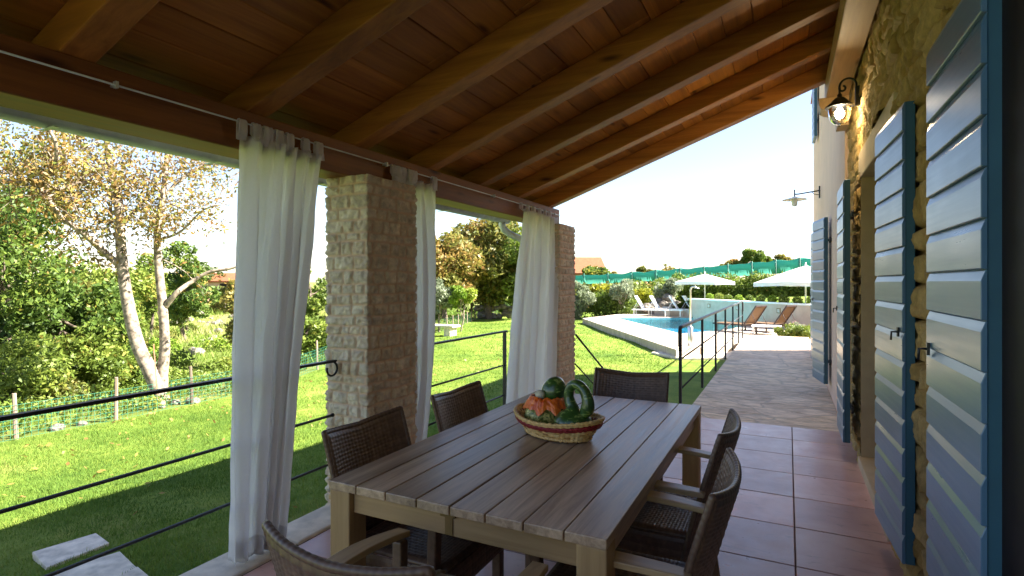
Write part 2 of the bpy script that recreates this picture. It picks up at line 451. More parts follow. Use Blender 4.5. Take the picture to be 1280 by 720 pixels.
def mat_water():
    n = NT('pool_water')
    gl = n.n.new('ShaderNodeBsdfGlossy'); gl.inputs['Roughness'].default_value = .03
    tr = n.n.new('ShaderNodeBsdfTransparent'); tr.inputs[0].default_value = (.74, .97, 1, 1)
    fr = n.n.new('ShaderNodeFresnel'); fr.inputs[0].default_value = 1.33
    b = n.n.new('ShaderNodeBump'); b.inputs['Strength'].default_value = .25; b.inputs['Distance'].default_value = .02
    n.link(n.noise(2.5, detail=3), b.inputs['Height']); n.link(b.outputs[0], gl.inputs['Normal']); n.link(b.outputs[0], fr.inputs['Normal'])
    mx = n.n.new('ShaderNodeMixShader'); n.link(n.math('MULTIPLY', fr.outputs[0], .4), mx.inputs[0]); n.link(tr.outputs[0], mx.inputs[1]); n.link(gl.outputs[0], mx.inputs[2])
    n.link(mx.outputs[0], n.out.inputs[0]); return n.m
M['water'] = mat_water()
def mat_glass(name):
    n = NT(name)
    gl = n.n.new('ShaderNodeBsdfGlossy'); gl.inputs['Roughness'].default_value = .05
    tr = n.n.new('ShaderNodeBsdfTransparent'); tr.inputs[0].default_value = (.93, .95, .93, 1)
    fr = n.n.new('ShaderNodeFresnel'); fr.inputs[0].default_value = 1.45
    mx = n.n.new('ShaderNodeMixShader'); n.link(fr.outputs[0], mx.inputs[0]); n.link(tr.outputs[0], mx.inputs[1]); n.link(gl.outputs[0], mx.inputs[2])
    n.link(mx.outputs[0], n.out.inputs[0]); return n.m
M['glass'] = mat_glass('lamp_glass')
def mat_emit(name, c, s):
    n = NT(name); n.p.inputs['Emission Color'].default_value = (*c, 1); n.p.inputs['Emission Strength'].default_value = s; return n.m
M['bulb'] = mat_emit('lit_bulb', (1, .86, .6), 14)
def mat_gourd(name, stops, scale, streak=(1, 1, 1), rough=.3):
    n = NT(name); nz = n.noise(scale, n.mapped(streak), 5, .6, .6)
    n.col(n.ramp(nz, stops)).set(rough, .5, coat=.3); return n.m
M['gourd_green'] = mat_gourd('dark_green_gourd', [(.3, (.014, .042, .010)), (.56, (.035, .095, .016)), (.64, (.28, .36, .10)), (.69, (.03, .08, .014))], 20, (1, 1, 2.6))
M['gourd_mottle'] = mat_gourd('mottled_gourd', [(.32, (.03, .06, .012)), (.46, (.20, .23, .04)), (.58, (.70, .62, .20)), (.70, (.06, .11, .02))], 48, rough=.5)
M['gourd_orange'] = mat_gourd('orange_skin', [(.35, (.55, .07, .008)), (.55, (.82, .18, .015)), (.72, (.60, .12, .01))], 20, rough=.4)
M['gourd_pale'] = mat_gourd('pale_skin', [(.35, (.40, .36, .24)), (.65, (.62, .60, .46))], 18, rough=.4)
# ------------------------------------------------------------------ terrain
FENCE = [(-10.75, -30.0), (-10.75, 8.5), (-12.6, 15.0), (-14.9, 22.7), (-18.2, 31.0), (-19.5, 60.0), (-30.0, 500.0)]
WALL_A = pd(866, 373, 27.6); WALL_B = pd(1010, 380, 20.4)
WU = Vector((WALL_B.x - WALL_A.x, WALL_B.y - WALL_A.y, 0)).normalized()     # along the retaining wall towards the house
WN = Vector((-WU.y, WU.x, 0))
if WN.y < 0: WN = -WN
DECK_Z, WATER_Z = -.25, -.36
O1 = pz(728, 398, DECK_Z); O2 = pz(845, 437, DECK_Z)
PA, PB, PC, PC2, PD_ = (pz(x, y, WATER_Z) for x, y in ((770, 400), (851, 421), (913, 415), (939, 408), (872, 399.5)))

def fence_dist(x, y):
    """signed distance past the garden fence (positive outside)"""
    best = np.full(x.shape, 1e9); sgn = np.zeros(x.shape)
    for (ax, ay), (bx, by) in zip(FENCE[:-1], FENCE[1:]):
        dx, dy = bx - ax, by - ay; L = dx * dx + dy * dy
        t = np.clip(((x - ax) * dx + (y - ay) * dy) / L, 0, 1)
        d = np.hypot(x - ax - t * dx, y - ay - t * dy)
        side = np.sign(dx * (y - ay) - dy * (x - ax))
        m = d < best; best = np.where(m, d, best); sgn = np.where(m, side, sgn)
    return best * sgn
def in_poly(x, y, poly):
    c = np.zeros(x.shape, bool); n = len(poly); j = n - 1
    for i in range(n):
        xi, yi, xj, yj = poly[i][0], poly[i][1], poly[j][0], poly[j][1]
        c ^= ((yi > y) != (yj > y)) & (x < (xj - xi) * (y - yi) / (yj - yi + 1e-12) + xi); j = i
    return c
POOL_POLY = [PA, PB, PC, PC2, PD_]
def ground(x, y):
    x = np.asarray(x, float); y = np.asarray(y, float)
    fy = sstep(9, 16, y)
    z = -.5 - .06 * (np.clip(-x - 3, 0, 7.75) * (1 - fy) + np.clip(-x - 9.5, 0, 7.5) * fy)
    s = fence_dist(x, y)
    z = z - .75 * sstep(0, 7, s) + 2.3 * sstep(8, 62, s) + (fbm(x * .16, y * .16, 4, 5) - .5) * 2.2 * sstep(4, 25, s) * (1 - .5 * sstep(60, 120, s))
    far = np.hypot(x, y)
    z = z + 1.6 * sstep(45, 140, far) * (s < 0) + .9 * sstep(90, 400, far)
    z = z + (fbm(x * .5, y * .5, 3, 9) - .5) * .10 * sstep(1.5, 5, -x)
    return z
def gz(x, y): return float(ground(np.array([x]), np.array([y]))[0])
def pg(px, py):
    """photo pixel -> first hit of the ground"""
    d = 4.0
    while d < 300:
        p = pd(px, py, d)
        if p.z <= gz(p.x, p.y): return Vector((p.x, p.y, gz(p.x, p.y)))
        d *= 1.01
    return p
def axis(lo, hi, step, a, b):
    v = list(np.arange(lo, hi + 1e-6, step)); s = step
    while v[-1] < b: s *= 1.22; v.append(v[-1] + s)
    s = step; u = []
    c = lo
    while c > a: s *= 1.22; c -= s; u.append(c)
    return np.array(u[::-1] + v)
gx = axis(-26, 7, .4, -700, 700); gy = axis(-4, 44, .4, -300, 900)
X, Y = np.meshgrid(gx, gy, indexing='ij')
Z = ground(X, Y)
cen = sum((Vector(p) for p in POOL_POLY), Vector()) / 5
big = [(cen.x + (p.x - cen.x) * 1.16, cen.y + (p.y - cen.y) * 1.16) for p in POOL_POLY]
Z = np.where(in_poly(X, Y, big), -2.6, Z)
sd = fence_dist(X, Y)
wild = sstep(-.1, .5, sd)
ter = np_mesh('ground', np.stack([X, Y, Z], -1).reshape(-1, 3), grid_faces(len(gx), len(gy)), M['ground'], None, True, {'wild': ('POINT', wild)})
tag(ter, kind='structure')

# upper lawn behind the retaining wall
us = np.linspace(-6, 40, 70); ts = np.concatenate([np.linspace(.12, 12, 30), np.linspace(13, 60, 24)])
U, T = np.meshgrid(us, ts, indexing='ij')
X = WALL_A.x + WU.x * U + WN.x * T; Y = WALL_A.y + WU.y * U + WN.y * T
fall = sstep(-5.5, -.3, U)
Z = -.9 + (1.5 + .022 * np.clip(T, 0, 14) + .03 * np.clip(T - 8, 0, 40) * sstep(0, 12, U)) * fall
ul = np_mesh('upper_lawn', np.stack([X, Y, Z], -1).reshape(-1, 3), grid_faces(70, len(ts)), M['ground'], None, True, {'wild': ('POINT', np.zeros(U.shape))})
tag(ul, kind='structure')
def upz(x, y):
    u = (x - WALL_A.x) * WU.x + (y - WALL_A.y) * WU.y; t = (x - WALL_A.x) * WN.x + (y - WALL_A.y) * WN.y
    f = float(sstep(-5.5, -.3, u))
    return max(-.9 + (1.5 + .022 * min(max(t, 0), 14) + .03 * min(max(t - 8, 0), 40) * float(sstep(0, 12, u))) * f, gz(x, y))

# grass blades on the near lawn
def grass(n, x0, x1, y0, y1, hmin, hmax, w, seed):
    rg = np.random.default_rng(seed)
    x = rg.uniform(x0, x1, n); y = rg.uniform(y0, y1, n)
    keep = np.ones(n, bool)
    for q in SLABS: keep &= ~in_poly(x, y, q)
    keep &= (fence_dist(x, y) < -.05)
    if y0 > 3: keep &= rg.uniform(0, 1, n) < sstep(y0, y0 + 4, y)
    keep &= rg.uniform(0, 1, n) < 1 - sstep(y1 - (y1 - y0) * .45, y1, y)
    keep &= ~in_poly(x, y, [O1, O2, Vector((-1, 17, 0)), Vector((5, 20, 0)), Vector((-5, 35, 0))])
    x, y = x[keep], y[keep]; n = len(x)
    z = ground(x, y) - .004
    clump = fbm(x * 2.1, y * 2.1, 3, 3)
    h = rg.uniform(hmin, hmax, n) * (.35 + 1.3 * clump); a = rg.uniform(0, 6.283, n); lean = rg.uniform(.1, .9, n) * h; b = rg.uniform(0, 6.283, n)
    ww = w * rg.uniform(.6, 1.3, n)
    v = np.empty((n, 3, 3))
    v[:, 0] = np.stack([x - np.cos(a) * ww, y - np.sin(a) * ww, z], -1)
    v[:, 1] = np.stack([x + np.cos(a) * ww, y + np.sin(a) * ww, z], -1)
    v[:, 2] = np.stack([x + np.cos(b) * lean, y + np.sin(b) * lean, z + h], -1)
    tone = np.clip(.12 + 1.15 * (fbm(x * .55, y * .55, 5, 21) - .25) + .35 * (fbm(x * 3.2, y * 3.2, 3, 25) - .5) + rg.normal(0, .11, n), 0, 1)
    return v, tone
SLABS = [[pz(a, b, -.52) for a, b in q] for q in (
    ((40, 678), (120, 655), (137, 667), (58, 697)),
    ((64, 712), (150, 685), (172, 706), (132, 724), (72, 733)),
    ((120, 737), (172, 708), (196, 728), (150, 760)))]
va, ta = grass(200000, -10.7, -2.9, .6, 9.5, .025, .055, .0035, 1)
vb, tb = grass(90000, -14, -2.5, 7, 17, .03, .055, .006, 2)
vc, tc = grass(60000, -19, -2.5, 12, 36, .03, .06, .011, 3)
V = np.concatenate([va, vb, vc]).reshape(-1, 3); Tn = np.concatenate([ta, tb, tc])
gr = np_mesh('grass', V, np.arange(len(V)).reshape(-1, 3), M['blade'], None, False, {'tone': ('FACE', Tn)})
tag(gr, 'short mown grass blades covering the lawn', 'grass', kind='stuff')

for i, q in enumerate(SLABS):
    b = MB(); zz = max(gz(p.x, p.y) for p in q); b.prism([(p.x, p.y) for p in q], zz - .08, zz + .022)
    o = b.build('stepping_stone', M['slab'], None, .008)
    tag(o, ['pale rectangular stepping slab in the lawn, farthest from the bottom edge', 'pale stepping slab cut by the photo bottom, beside the split line', 'small pale slab corner in the lawn at the bottom edge, closest to the curb'][i], 'stepping stone', 'pale stepping stones in the lawn')

# ------------------------------------------------------------------ terrace floor, curb, stairs, walkway
PX0, PX1, PY0, PY1 = -2.5, .62, -3.2, 6.43
b = MB(); b.box(-2.74, .7, PY0, PY1 - .02, -.75, -.004)
tag(b.build('terrace_base', M['grout']), kind='structure')
b = MB()
P = .525; g = .0035
kx = [(-5, PX0)] 
xs = [PX0] + [.036 + k * P for k in range(-4, 2) if .036 + k * P > PX0 + .05] + [PX1]
ys = [PY1 - k * P for k in range(0, 19)]
for i in range(len(xs) - 1):
    for j in range(len(ys) - 1):
        b.box(xs[i] + g, xs[i + 1] - g, ys[j + 1] + g, ys[j] - g, -.02, R.uniform(-.0006, .0006), tone=R.random())
fl = b.build('floor', M['tile'], None, .003, 1)
tag(fl, kind='structure')
# curb of long pale stones
b = MB(); y = PY0
while y < PY1:
    l = R.uniform(.7, 1.2); y2 = min(PY1, y + l)
    b.box(-2.77 + R.uniform(-.012, .012), PX0 - .006, y + .004, y2 - .004, -.72, .014 + R.uniform(-.003, .003)); y = y2
cb = b.build('curb', M['curb'], None, .014, 2); tag(cb, kind='structure')
# stairs down to the lawn
st = MB()
for k in range(3):
    st.box(-2.34, -1.20, PY1 + .002 + k * .32, PY1 + .32 + k * .32, -.75, -.125 * (k + 1) - .0)
tag(st.build('stairs', M['curb'], None, .01), kind='structure')
# paved walkway along the house
b = MB(); b.prism([(-1.06, PY1 + .004), (.51, PY1 + .004), (.51, 17.2), (-1.10, 17.2)], -.8, -.006)
tag(b.build('walkway', M['flag'], None, .012), kind='structure')

# ------------------------------------------------------------------ pool
def poly_xy(ps): return [(p.x, p.y) for p in ps]
b = MB()
cols = [(PA, PB), (PB, PC), (PC, PC2), (PC2, PD_), (PD_, PA)]
vs = [(p.x, p.y, -1.35) for p in POOL_POLY] + [(p.x, p.y, DECK_Z - .03) for p in POOL_POLY]
b.add(vs, [[0, 1, 2, 3, 4]] + [[i, 5 + i, 5 + (i + 1) % 5, (i + 1) % 5] for i in range(5)])
pb = b.build('pool_basin', M['pooltile']); tag(pb, kind='structure')
b = MB(); b.add([(p.x, p.y, WATER_Z) for p in POOL_POLY], [[0, 1, 2, 3, 4]])
tag(b.build('pool_water', M['water']), kind='structure')
# deck round the pool: strips butted end to end
WEND = WALL_B + WU * 9
wp = lambda u, t=0.: Vector((WALL_A.x + WU.x * u + WN.x * t, WALL_A.y + WU.y * u + WN.y * t, 0))
O3 = Vector((-1.12, 17.25, 0)); O4 = Vector((9, 17.25, 0)); O5 = wp(13, -.01); O6 = wp(-.2, -.01); O7 = wp(-4.5, -1.2)
b = MB()
def quad(*ps): b.prism([(p.x, p.y) for p in ps], DECK_Z - .55, DECK_Z)
quad(O1, O2, PB, PA)
quad(O2, O3, PC, PB)
quad(O3, O4, O5, PC2, PC)
quad(PC2, O5, O6, PD_)
quad(PD_, O6, O7, O1, PA)
tag(b.build('pool_deck', M['deck']), kind='structure')
b = MB(); q = [pz(x, y, -.44) for x, y in ((814, 440), (846, 436.5), (925, 436), (925, 447), (850, 447.5))]
b.prism(poly_xy(q), -.6, -.44); tag(b.build('shower_path', M['slab'], None, .01), kind='structure')
# retaining wall with square lights
rw = thing('retaining_wall', (WALL_A.x, WALL_A.y, DECK_Z), 'long pale rendered retaining wall behind the pool with pale coping', 'wall')
b = MB()
def wall_seg(bm, u0, u1, t0, t1, z0, z1):
    bm.prism([(p.x, p.y) for p in (wp(u0, t0), wp(u1, t0), wp(u1, t1), wp(u0, t1))], z0, z1)
wall_seg(b, -.3, 16, 0, .24, -.6, .64); b.build('wall_face', mat_plain('pale_render', (.48, .385, .30), .9, .2, 0, .12, 3, .4, 40), rw)
b = MB(); wall_seg(b, -.35, 16, -.04, .30, .642, .70); b.build('coping', M['white_paint'], rw, .006)
for px, py in ((886, 380), (930, 383.5), (996, 389)):
    pass
for u in (1.25, 3.35, 5.85):
    b = MB(); wall_seg(b, u, u + .2, -.018, .02, .28, .48); f = b.build('wall_light', M['brass'], rw)
    b = MB(); wall_seg(b, u + .03, u + .17, -.024, -.0185, .31, .45); b.build('lens', mat_plain('frosted_lens', (.5, .45, .38), .4), f)
b = MB(); q0 = wp(-5.2, -.9); q1 = wp(-.36, .05)
dv = (q1 - q0).normalized(); nv = Vector((-dv.y, dv.x, 0))
b.prism([(p.x, p.y) for p in (q0, q1, q1 + nv * .4, q0 + nv * .4)], -.7, .12)
tag(b.build('low_wall', mat_plain('pale_render_low', (.52, .45, .38), .9, .2, 0, .15, 3, .4, 40)), 'low pale wall behind the row of white sunbeds', 'wall')

# ------------------------------------------------------------------ stone relief
def stone_layout(L, Hh, seed, hmin, hmax, lmin, lmax, wrap=False):
    rr = random.Random(seed); rows = []; z = 0
    while z < Hh:
        h = rr.uniform(hmin, hmax); row = []; s = -rr.uniform(0, lmax) if not wrap else 0
        while s < L:
            l = rr.uniform(lmin, lmax)
            if wrap and L - s - l < lmin: l = L - s
            row.append((s, s + l, rr.random())); s += l
        rows.append((z, z + h, row)); z += h
    return rows
def stone_field(Sg, Zg, rows, gap, amp, seed, rough=False):
    """height, tone, mortar for every (s, z)"""
    Hh = np.zeros(Sg.shape); Tn = np.full(Sg.shape, .5); Mo = np.ones(Sg.shape)
    wz = Zg + (fbm(Sg * 5, Zg * 5, 2, seed) - .5) * .018
    ws = Sg + (fbm(Sg * 7 + 9, Zg * 7, 2, seed + 3) - .5) * .018
    for z0, z1, row in rows:
        mz = (wz >= z0) & (wz < z1)
        for s0, s1, t in row:
            m = mz & (ws >= s0) & (ws < s1)
            if not m.any(): continue
            d = np.minimum(np.minimum(ws[m] - s0, s1 - ws[m]), np.minimum(wz[m] - z0, z1 - wz[m]))
            prof = sstep(gap * .45, gap * 1.35, d)
            tx = (t - .5) * .5; tz = (math.sin(t * 91) * .5) * .6
            tilt = ((ws[m] - (s0 + s1) / 2) * tx + (wz[m] - (z0 + z1) / 2) * tz)
            cs_, cz_ = (s0 + s1) / 2, (z0 + z1) / 2; rq = random.Random(int(t * 1e6) + seed)
            pl = np.full(m.sum(), 1.0)
            for _k in range(4):
                an = rq.uniform(0, 6.28); sl_ = rq.uniform(1.5, 9); o_ = rq.uniform(.45, 1.0)
                pl = np.minimum(pl, o_ + sl_ * ((Sg[m] - cs_) * math.cos(an) + (Zg[m] - cz_) * math.sin(an)))
            pl = np.clip(pl, .0, 1)
            ch = fbm(Sg[m] * 26 + t * 50, Zg[m] * 30 + t * 31, 4, seed + 7)
            rg = 1 - np.abs(2 * fbm(Sg[m] * 13 + t * 20, Zg[m] * 17, 3, seed + 17) - 1)
            Hh[m] = prof * (amp * (.28 + .75 * pl + .8 * ch + .35 * rg * rg) + tilt * .05)
            if rough:                       # split faces: pitted and chipped, the joints almost flush
                pit = 1 - np.abs(2 * fbm(Sg[m] * 20 + t * 40, Zg[m] * 23 + t * 9, 4, seed + 23) - 1)
                Hh[m] = .007 * (1 - prof) + prof * (.001 + amp * (.35 * pl + .95 * pit ** 1.5 + .5 * ch - .35))
            Tn[m] = t * .7 + ch * .25; Mo[m] = 1 - sstep(gap * .5, gap * 1.5, d)
    return Hh, Tn, Mo
def stone_wall(name, parent, y0, y1, z0, z1, x, seed, step=.014, mat='wallstone'):
    s = np.arange(y0, y1 + step, step); s[-1] = y1; z = np.arange(z0, z1 + step, step); z[-1] = z1
    Sg, Zg = np.meshgrid(s, z, indexing='ij')
    rows = stone_layout(40, 8, 77, .09, .22, .16, .48)
    h, t, mo = stone_field(Sg + 6, Zg + .5, rows, .011, .036, 5)
    V = np.stack([x - h + .012, Sg, Zg], -1).reshape(-1, 3)
    return np_mesh(name, V, grid_faces(len(s), len(z))[:, ::-1], M[mat], parent, True, {'tone': ('POINT', t), 'mortar': ('POINT', mo)})
def stone_pillar(x0, x1, y0, y1, ztop, seed, label):
    th = thing('stone_pillar', ((x0 + x1) / 2, (y0 + y1) / 2, 0), label, 'pillar', 'stone pillars carrying the veranda beam')
    w, dp = x1 - x0, y1 - y0; L = 2 * (w + dp); st = .0125
    st = .008; n = int(L / st); s = np.arange(n) * L / n
    z = np.arange(-.6, ztop + 1e-6, st); z[-1] = ztop
    px, py, nx, ny = [], [], [], []
    rad = .02
    for q in s:
        if q < w: p = (x0 + q, y0, 0, -1)
        elif q < w + dp: p = (x1, y0 + q - w, 1, 0)
        elif q < 2 * w + dp: p = (x1 - (q - w - dp), y1, 0, 1)
        else: p = (x0, y1 - (q - 2 * w - dp), -1, 0)
        px.append(p[0]); py.append(p[1])
        a = [max(0, 1 - (abs(p[0] - c)) / rad) for c in (x0, x1)]; e = [max(0, 1 - abs(p[1] - c) / rad) for c in (y0, y1)]
        vx = -a[0] + a[1]; vy = -e[0] + e[1]
        if p[2]: vx = p[2]
        else: vy = p[3]
        l = math.hypot(vx, vy) or 1
        nx.append(vx / l); ny.append(vy / l)
    Sg, Zg = np.meshgrid(s, z, indexing='ij')
    # stones run past the corners: shift the joints half a stone
    off = .12
    rows = stone_layout(L, ztop + .8, seed, .05, .10, .07, .18, True)
    h, t, mo = stone_field((Sg + off) % L, Zg + .6, rows, .0075, .025, seed, True)
    h = np.where(mo > .98, .007, h)
    A = np.array(px)[:, None]; B = np.array(py)[:, None]
    V = np.stack([A + (h - .012) * np.array(nx)[:, None], B + (h - .012) * np.array(ny)[:, None], Zg], -1)
    V = V.reshape(-1, 3)
    np_mesh('shaft', V, grid_faces(n, len(z), True), M['pillar'], th, True, {'tone': ('POINT', t), 'mortar': ('POINT', mo)})
    b = MB(); b.box(x0 + .01, x1 - .01, y0 + .01, y1 - .01, ztop - .03, ztop - .004); b.build('cap', M['curb'], th)
    return th
stone_pillar(-2.78, -2.43, 2.77, 3.29, 2.2, 3, 'rough cream stone pillar between the two nearer white curtains')
stone_pillar(-2.78, -2.43, 6.12, 6.64, 2.2, 8, 'rough stone pillar at the far veranda corner beside the far curtain')

# ------------------------------------------------------------------ house
WX = .565                                   # stone face
house = thing('house', (.6, 0, 0), 'house with yellow stone and cream plaster walls and blue louvred shutters', 'house')
OPN = [(.35, 1.86), (3.86, 5.34)]           # two door openings in the stone wall
OT = 2.36
segs = [(-3.2, .35, -.02, 3.75), (1.86, 3.86, -.02, 3.75), (5.34, 6.43, -.02, 3.75), (.35, 1.86, OT + .22, 3.75), (3.86, 5.34, OT + .22, 3.75)]
for i, (a, c, z0, z1) in enumerate(segs):
    stone_wall('stone_wall', house, a, c, z0, z1, WX, 5, .014 if i in (1, 2, 4) else .03)
b = MB()                                   # wall core behind the stone skin, with deep reveals
b.box(WX + .012, 1.1, -3.2, .35, -.02, 5.5); b.box(WX + .012, 1.1, 1.86, 3.86, -.02, 5.5); b.box(WX + .012, 1.1, 5.34, 6.44, -.02, 5.5)
for a, c in OPN: b.box(WX + .012, 1.1, a, c, OT + .22, 5.5)
b.build('wall_core', M['jamb'], house)
for a, c in OPN:
    b = MB(); b.box(WX - .035, 1.1, a - .12, c + .12, OT, OT + .219); b.build('lintel', M['lintel'], house, .008)
    b = MB(); b.box(WX - .05, 1.1, a - .02, c + .02, -.01, .07); b.build('doorstep', M['lintel'], house, .006)
    b = MB(); w = c - a
    b.box(.86, .93, a, a + .1, .07, OT); b.box(.86, .93, c - .1, c, .07, OT); b.box(.86, .93, a + .1, c - .1, OT - .1, OT); b.box(.86, .93, a + .1, c - .1, .07, .6)
    b.box(.86, .93, a + w / 2 - .06, a + w / 2 + .06, .6, OT - .1)
    d = b.build('door', M['black_wood'], house, .004)
    if c < 3:
        b = MB(); b.box(.506, .70, c - .16, c + .04, .072, OT - .002); b.build('door_casing', M['black_wood'], house, .004)
    b = MB(); b.box(.893, .899, a + .1, c - .1, .6, OT - .1); b.build('pane', mat_plain('dark_window_glass', (.015, .018, .02), .05, .6), d)
# jambs of the openings
for a, c in OPN:
    for y, s in ((a, 1), (c, -1)):
        if c < 3 and s < 0: continue
        b = MB(); b.box(WX - .03, .86, min(y, y + s * .012), max(y, y + s * .012), .071, OT - .001); b.build('jamb', M['jamb'], house)
b = MB()                                   # plaster wing
HZ = 5.55
b.box(.51, 9, 6.445, 14.0, -.8, HZ)
b.box(1.1, 9, -6, 6.444, -.8, HZ)
b.build('plaster_wall', M['plaster'], house)
b = MB()                                   # gable roof over the house
e = .06
b.add([(.51 - e, -6.2, HZ - .03), (9 + e, -6.2, HZ - .03), (9 + e, 14.15, HZ - .03), (.51 - e, 14.15, HZ - .03), (4.75, -6.2, HZ + 1.3), (4.75, 14.15, HZ + 1.3)],
      [(3, 2, 1, 0), (0, 4, 5, 3), (1, 2, 5, 4), (0, 1, 4), (2, 3, 5)])
b.build('roof', M['roof_tile'], house)

# louvred shutters, hinged to the house
def make_shutter(w, h):
    """local: hinge edge at origin, panel runs along +y, face towards -x, bottom at z=0"""
    g = bpy.data.objects.new('shutter', None); COL.objects.link(g); g.empty_display_size = .05
    st = .07; tk = .04
    b = MB(); b.box(.012, tk + .012, 0, w, 0, h)
    f = b.build('frame', M['shutter_edge'], g, .003, 1)
    pitch = .136; n = int(h / pitch); pitch = h / n
    vs, fs = [], []
    b = MB()
    for k in range(n):
        z0 = k * pitch; z1 = z0 + pitch
        pr = [(.0115, z0), (-.002, z0 + .002), (-.002, z1 - .031), (.0085, z1 - .002), (.0115, z1 - .001)]
        vs = [(x, y, z) for y in (-.004, w + .004) for x, z in pr]
        m = len(pr)
        b.add(vs, [[i, i + 1, m + i + 1, m + i] for i in range(m - 1)] + [list(range(m))[::-1], [m + i for i in range(m)]], tone=R.random())
    lb = b.build('boards', M['shutter'], g, .002, 1)
    for z in (.28, h - .32):
        b = MB()
        b.box(.053, .066, -.09, .3, z, z + .035)
        b.tube([(.062, -.055, z - .02), (.062, -.055, z + .055)], .011, 8)
        b.build('hinge', M['iron'], g)
    b = MB()
    b.tube([(-.004, w - .05, h * .50), (-.034, w - .05, h * .50), (-.036, w - .05, h * .5 - .04)], .005, 8)
    b.box(-.012, -.003, w - .06, w - .04, h * .5 - .022, h * .5 + .022)
    b.build('latch', M['iron'], g)
    return g
def place_shutter(g, x, y, ang, mirror=False, z=.16):
    g.parent = house
    g.location = (x - .6, y, z)
    g.rotation_euler = (0, 0, ang)
    if mirror: g.scale = (1, -1, 1)
SH = make_shutter(.62, 2.2)
place_shutter(SH, .463, 1.885, math.radians(.4))
def sh_copy(x, y, ang, mirror=False, z=.16):
    c = copy_tree(SH, house); place_shutter(c, x, y, ang, mirror, z); return c
sh_copy(.452, 3.80, math.radians(3.2), True)          # folded back from the second opening towards the viewer
sh_copy(.412, 5.37, 0)
sh_copy(.42, 8.35, math.radians(10))
sh_copy(.40, 10.55, math.radians(4))
sh_copy(.43, 11.6, math.radians(1), False, 4.2)        # upper floor
for y in (1.05, 4.5): pass
# windows behind the two plaster-wall shutters
# ------------------------------------------------------------------ veranda roof
VX, VZ, SL = -2.58, 2.417, .363             # underside of the rafters over the beam's inner face, and the slope
rz = lambda x: VZ + SL * (x - VX)
ver = thing('veranda_roof', (-2.7, 1.5, 2.2), 'lean-to veranda roof of brown timber rafters and boards over the table', 'roof')
VY0, VY1 = .28, 6.30  # near roof end is out of view, cut short to let skylight in
b = MB(); b.box(-2.81, -2.58, VY0, 6.50, 2.20, 2.416); b.build('beam', M['beam'], ver, .008)
b = MB(); b.box(.325, .515, VY0, 6.30, 3.27, rz(.325) - .002); b.build('wall_plate', M['plate'], ver, .008)
RH, RW = .165, .135
for yc in (.40, 1.22, 2.07, 2.89, 3.72, 4.55, 5.38, 6.232):
    b = MB(); xa, xb = -3.02, .575
    vs = [(x, y, rz(x) + dz) for x in (xa, xb) for y in (yc - RW / 2, yc + RW / 2) for dz in (.0, RH)]
    b.add(vs, [(0, 1, 3, 2), (4, 6, 7, 5), (0, 4, 5, 1), (2, 3, 7, 6), (0, 2, 6, 4), (1, 5, 7, 3)], tone=R.random())
    b.build('rafter', M['rafter'], ver, .008)
b = MB(); s = -3.12; CL = 1 / math.sqrt(1 + SL * SL)
pw = .205
while s < .6:
    e = min(.6, s + pw * CL); y = VY0
    while y < VY1 + .06:
        y2 = y + R.choice((2.49, 3.32, 4.15, 4.98)) + R.uniform(-.04, .04); y2 = min(y2, VY1 + .06)
        z0, z1 = rz(s) + RH + .002, rz(e - .004) + RH + .002; d = R.uniform(0, .004)
        vs = [(s + .0025, y + .002, z0 + d), (e - .0025, y + .002, z1 + d), (e - .0025, y2 - .002, z1 + d), (s + .0025, y2 - .002, z0 + d)]
        vs += [(v[0], v[1], v[2] + .022) for v in vs]
        b.add(vs, [(3, 2, 1, 0), (4, 5, 6, 7), (0, 1, 5, 4), (1, 2, 6, 5), (2, 3, 7, 6), (3, 0, 4, 7)], tone=R.random()); y = y2
    s = e
b.build('ceiling_boards', M['ceil'], ver, .003, 1)
b = MB()                                    # roof covering above the boards
xa, xb = -3.16, .6
vs = [(x, y, rz(x) + RH + dz) for x in (xa, xb) for y in (VY0 - .05, VY1 + .1) for dz in (.03, .10)]
b.add(vs, [(0, 1, 3, 2), (4, 6, 7, 5), (0, 4, 5, 1), (2, 3, 7, 6), (0, 2, 6, 4), (1, 5, 7, 3)])
b.build('roof_covering', M['roof_tile'], ver)
# gutter: half round channel with brackets, then the downpipe
b = MB(); gxc, gzc, gr_ = -3.10, 2.285, .066
prof = [(gxc + gr_ * math.cos(t), gzc + gr_ * math.sin(t)) for t in np.linspace(math.pi, 2 * math.pi, 12)]
prof = prof + [(x * 1 + (gxc - x) * .06, z + (gzc - z) * .06) for x, z in prof[::-1]]
n = len(prof); vs = [(x, y, z) for y in (VY0, 6.05) for x, z in prof]
b.add(vs, [[i, (i + 1) % n, n + (i + 1) % n, n + i] for i in range(n)] + [list(range(n)), [n + i for i in range(n)][::-1]], True)
gt = b.build('gutter', M['zinc'], ver)
b = MB()
for y in np.arange(.5, 6, .83): b.box(gxc - .068, gxc + .075, y, y + .022, gzc - .067, gzc - .062)
b.build('gutter_bracket', M['zinc'], gt)
b = MB(); b.tube([(-3.10, 5.93, 2.28), (-3.10, 5.93, 2.20), (-3.09, 5.96, 2.14), (-3.05, 6.05, 2.09), (-2.95, 6.28, 2.02), (-2.88, 6.44, 1.97), (-2.85, 6.50, 1.90), (-2.85, 6.50, -.4)], .042, 12)
b.build('downpipe', M['zinc'], ver)
# carved corbel under the end of the wall plate
b = MB(); pr = [(.265, 3.266), (.265, 3.205), (.28, 3.17), (.31, 3.148), (.35, 3.135), (.385, 3.11), (.41, 3.07), (.42, 3.03), (.42, 2.985), (.515, 2.985), (.515, 3.266)]
vs = [(x, y, z) for y in (6.30, 6.06) for x, z in pr]; n = len(pr)
b.add(vs, [[i, (i + 1) % n, n + (i + 1) % n, n + i] for i in range(n)] + [list(range(n))[::-1], [n + i for i in range(n)]])
b.build('corbel', M['plate'], ver, .004)
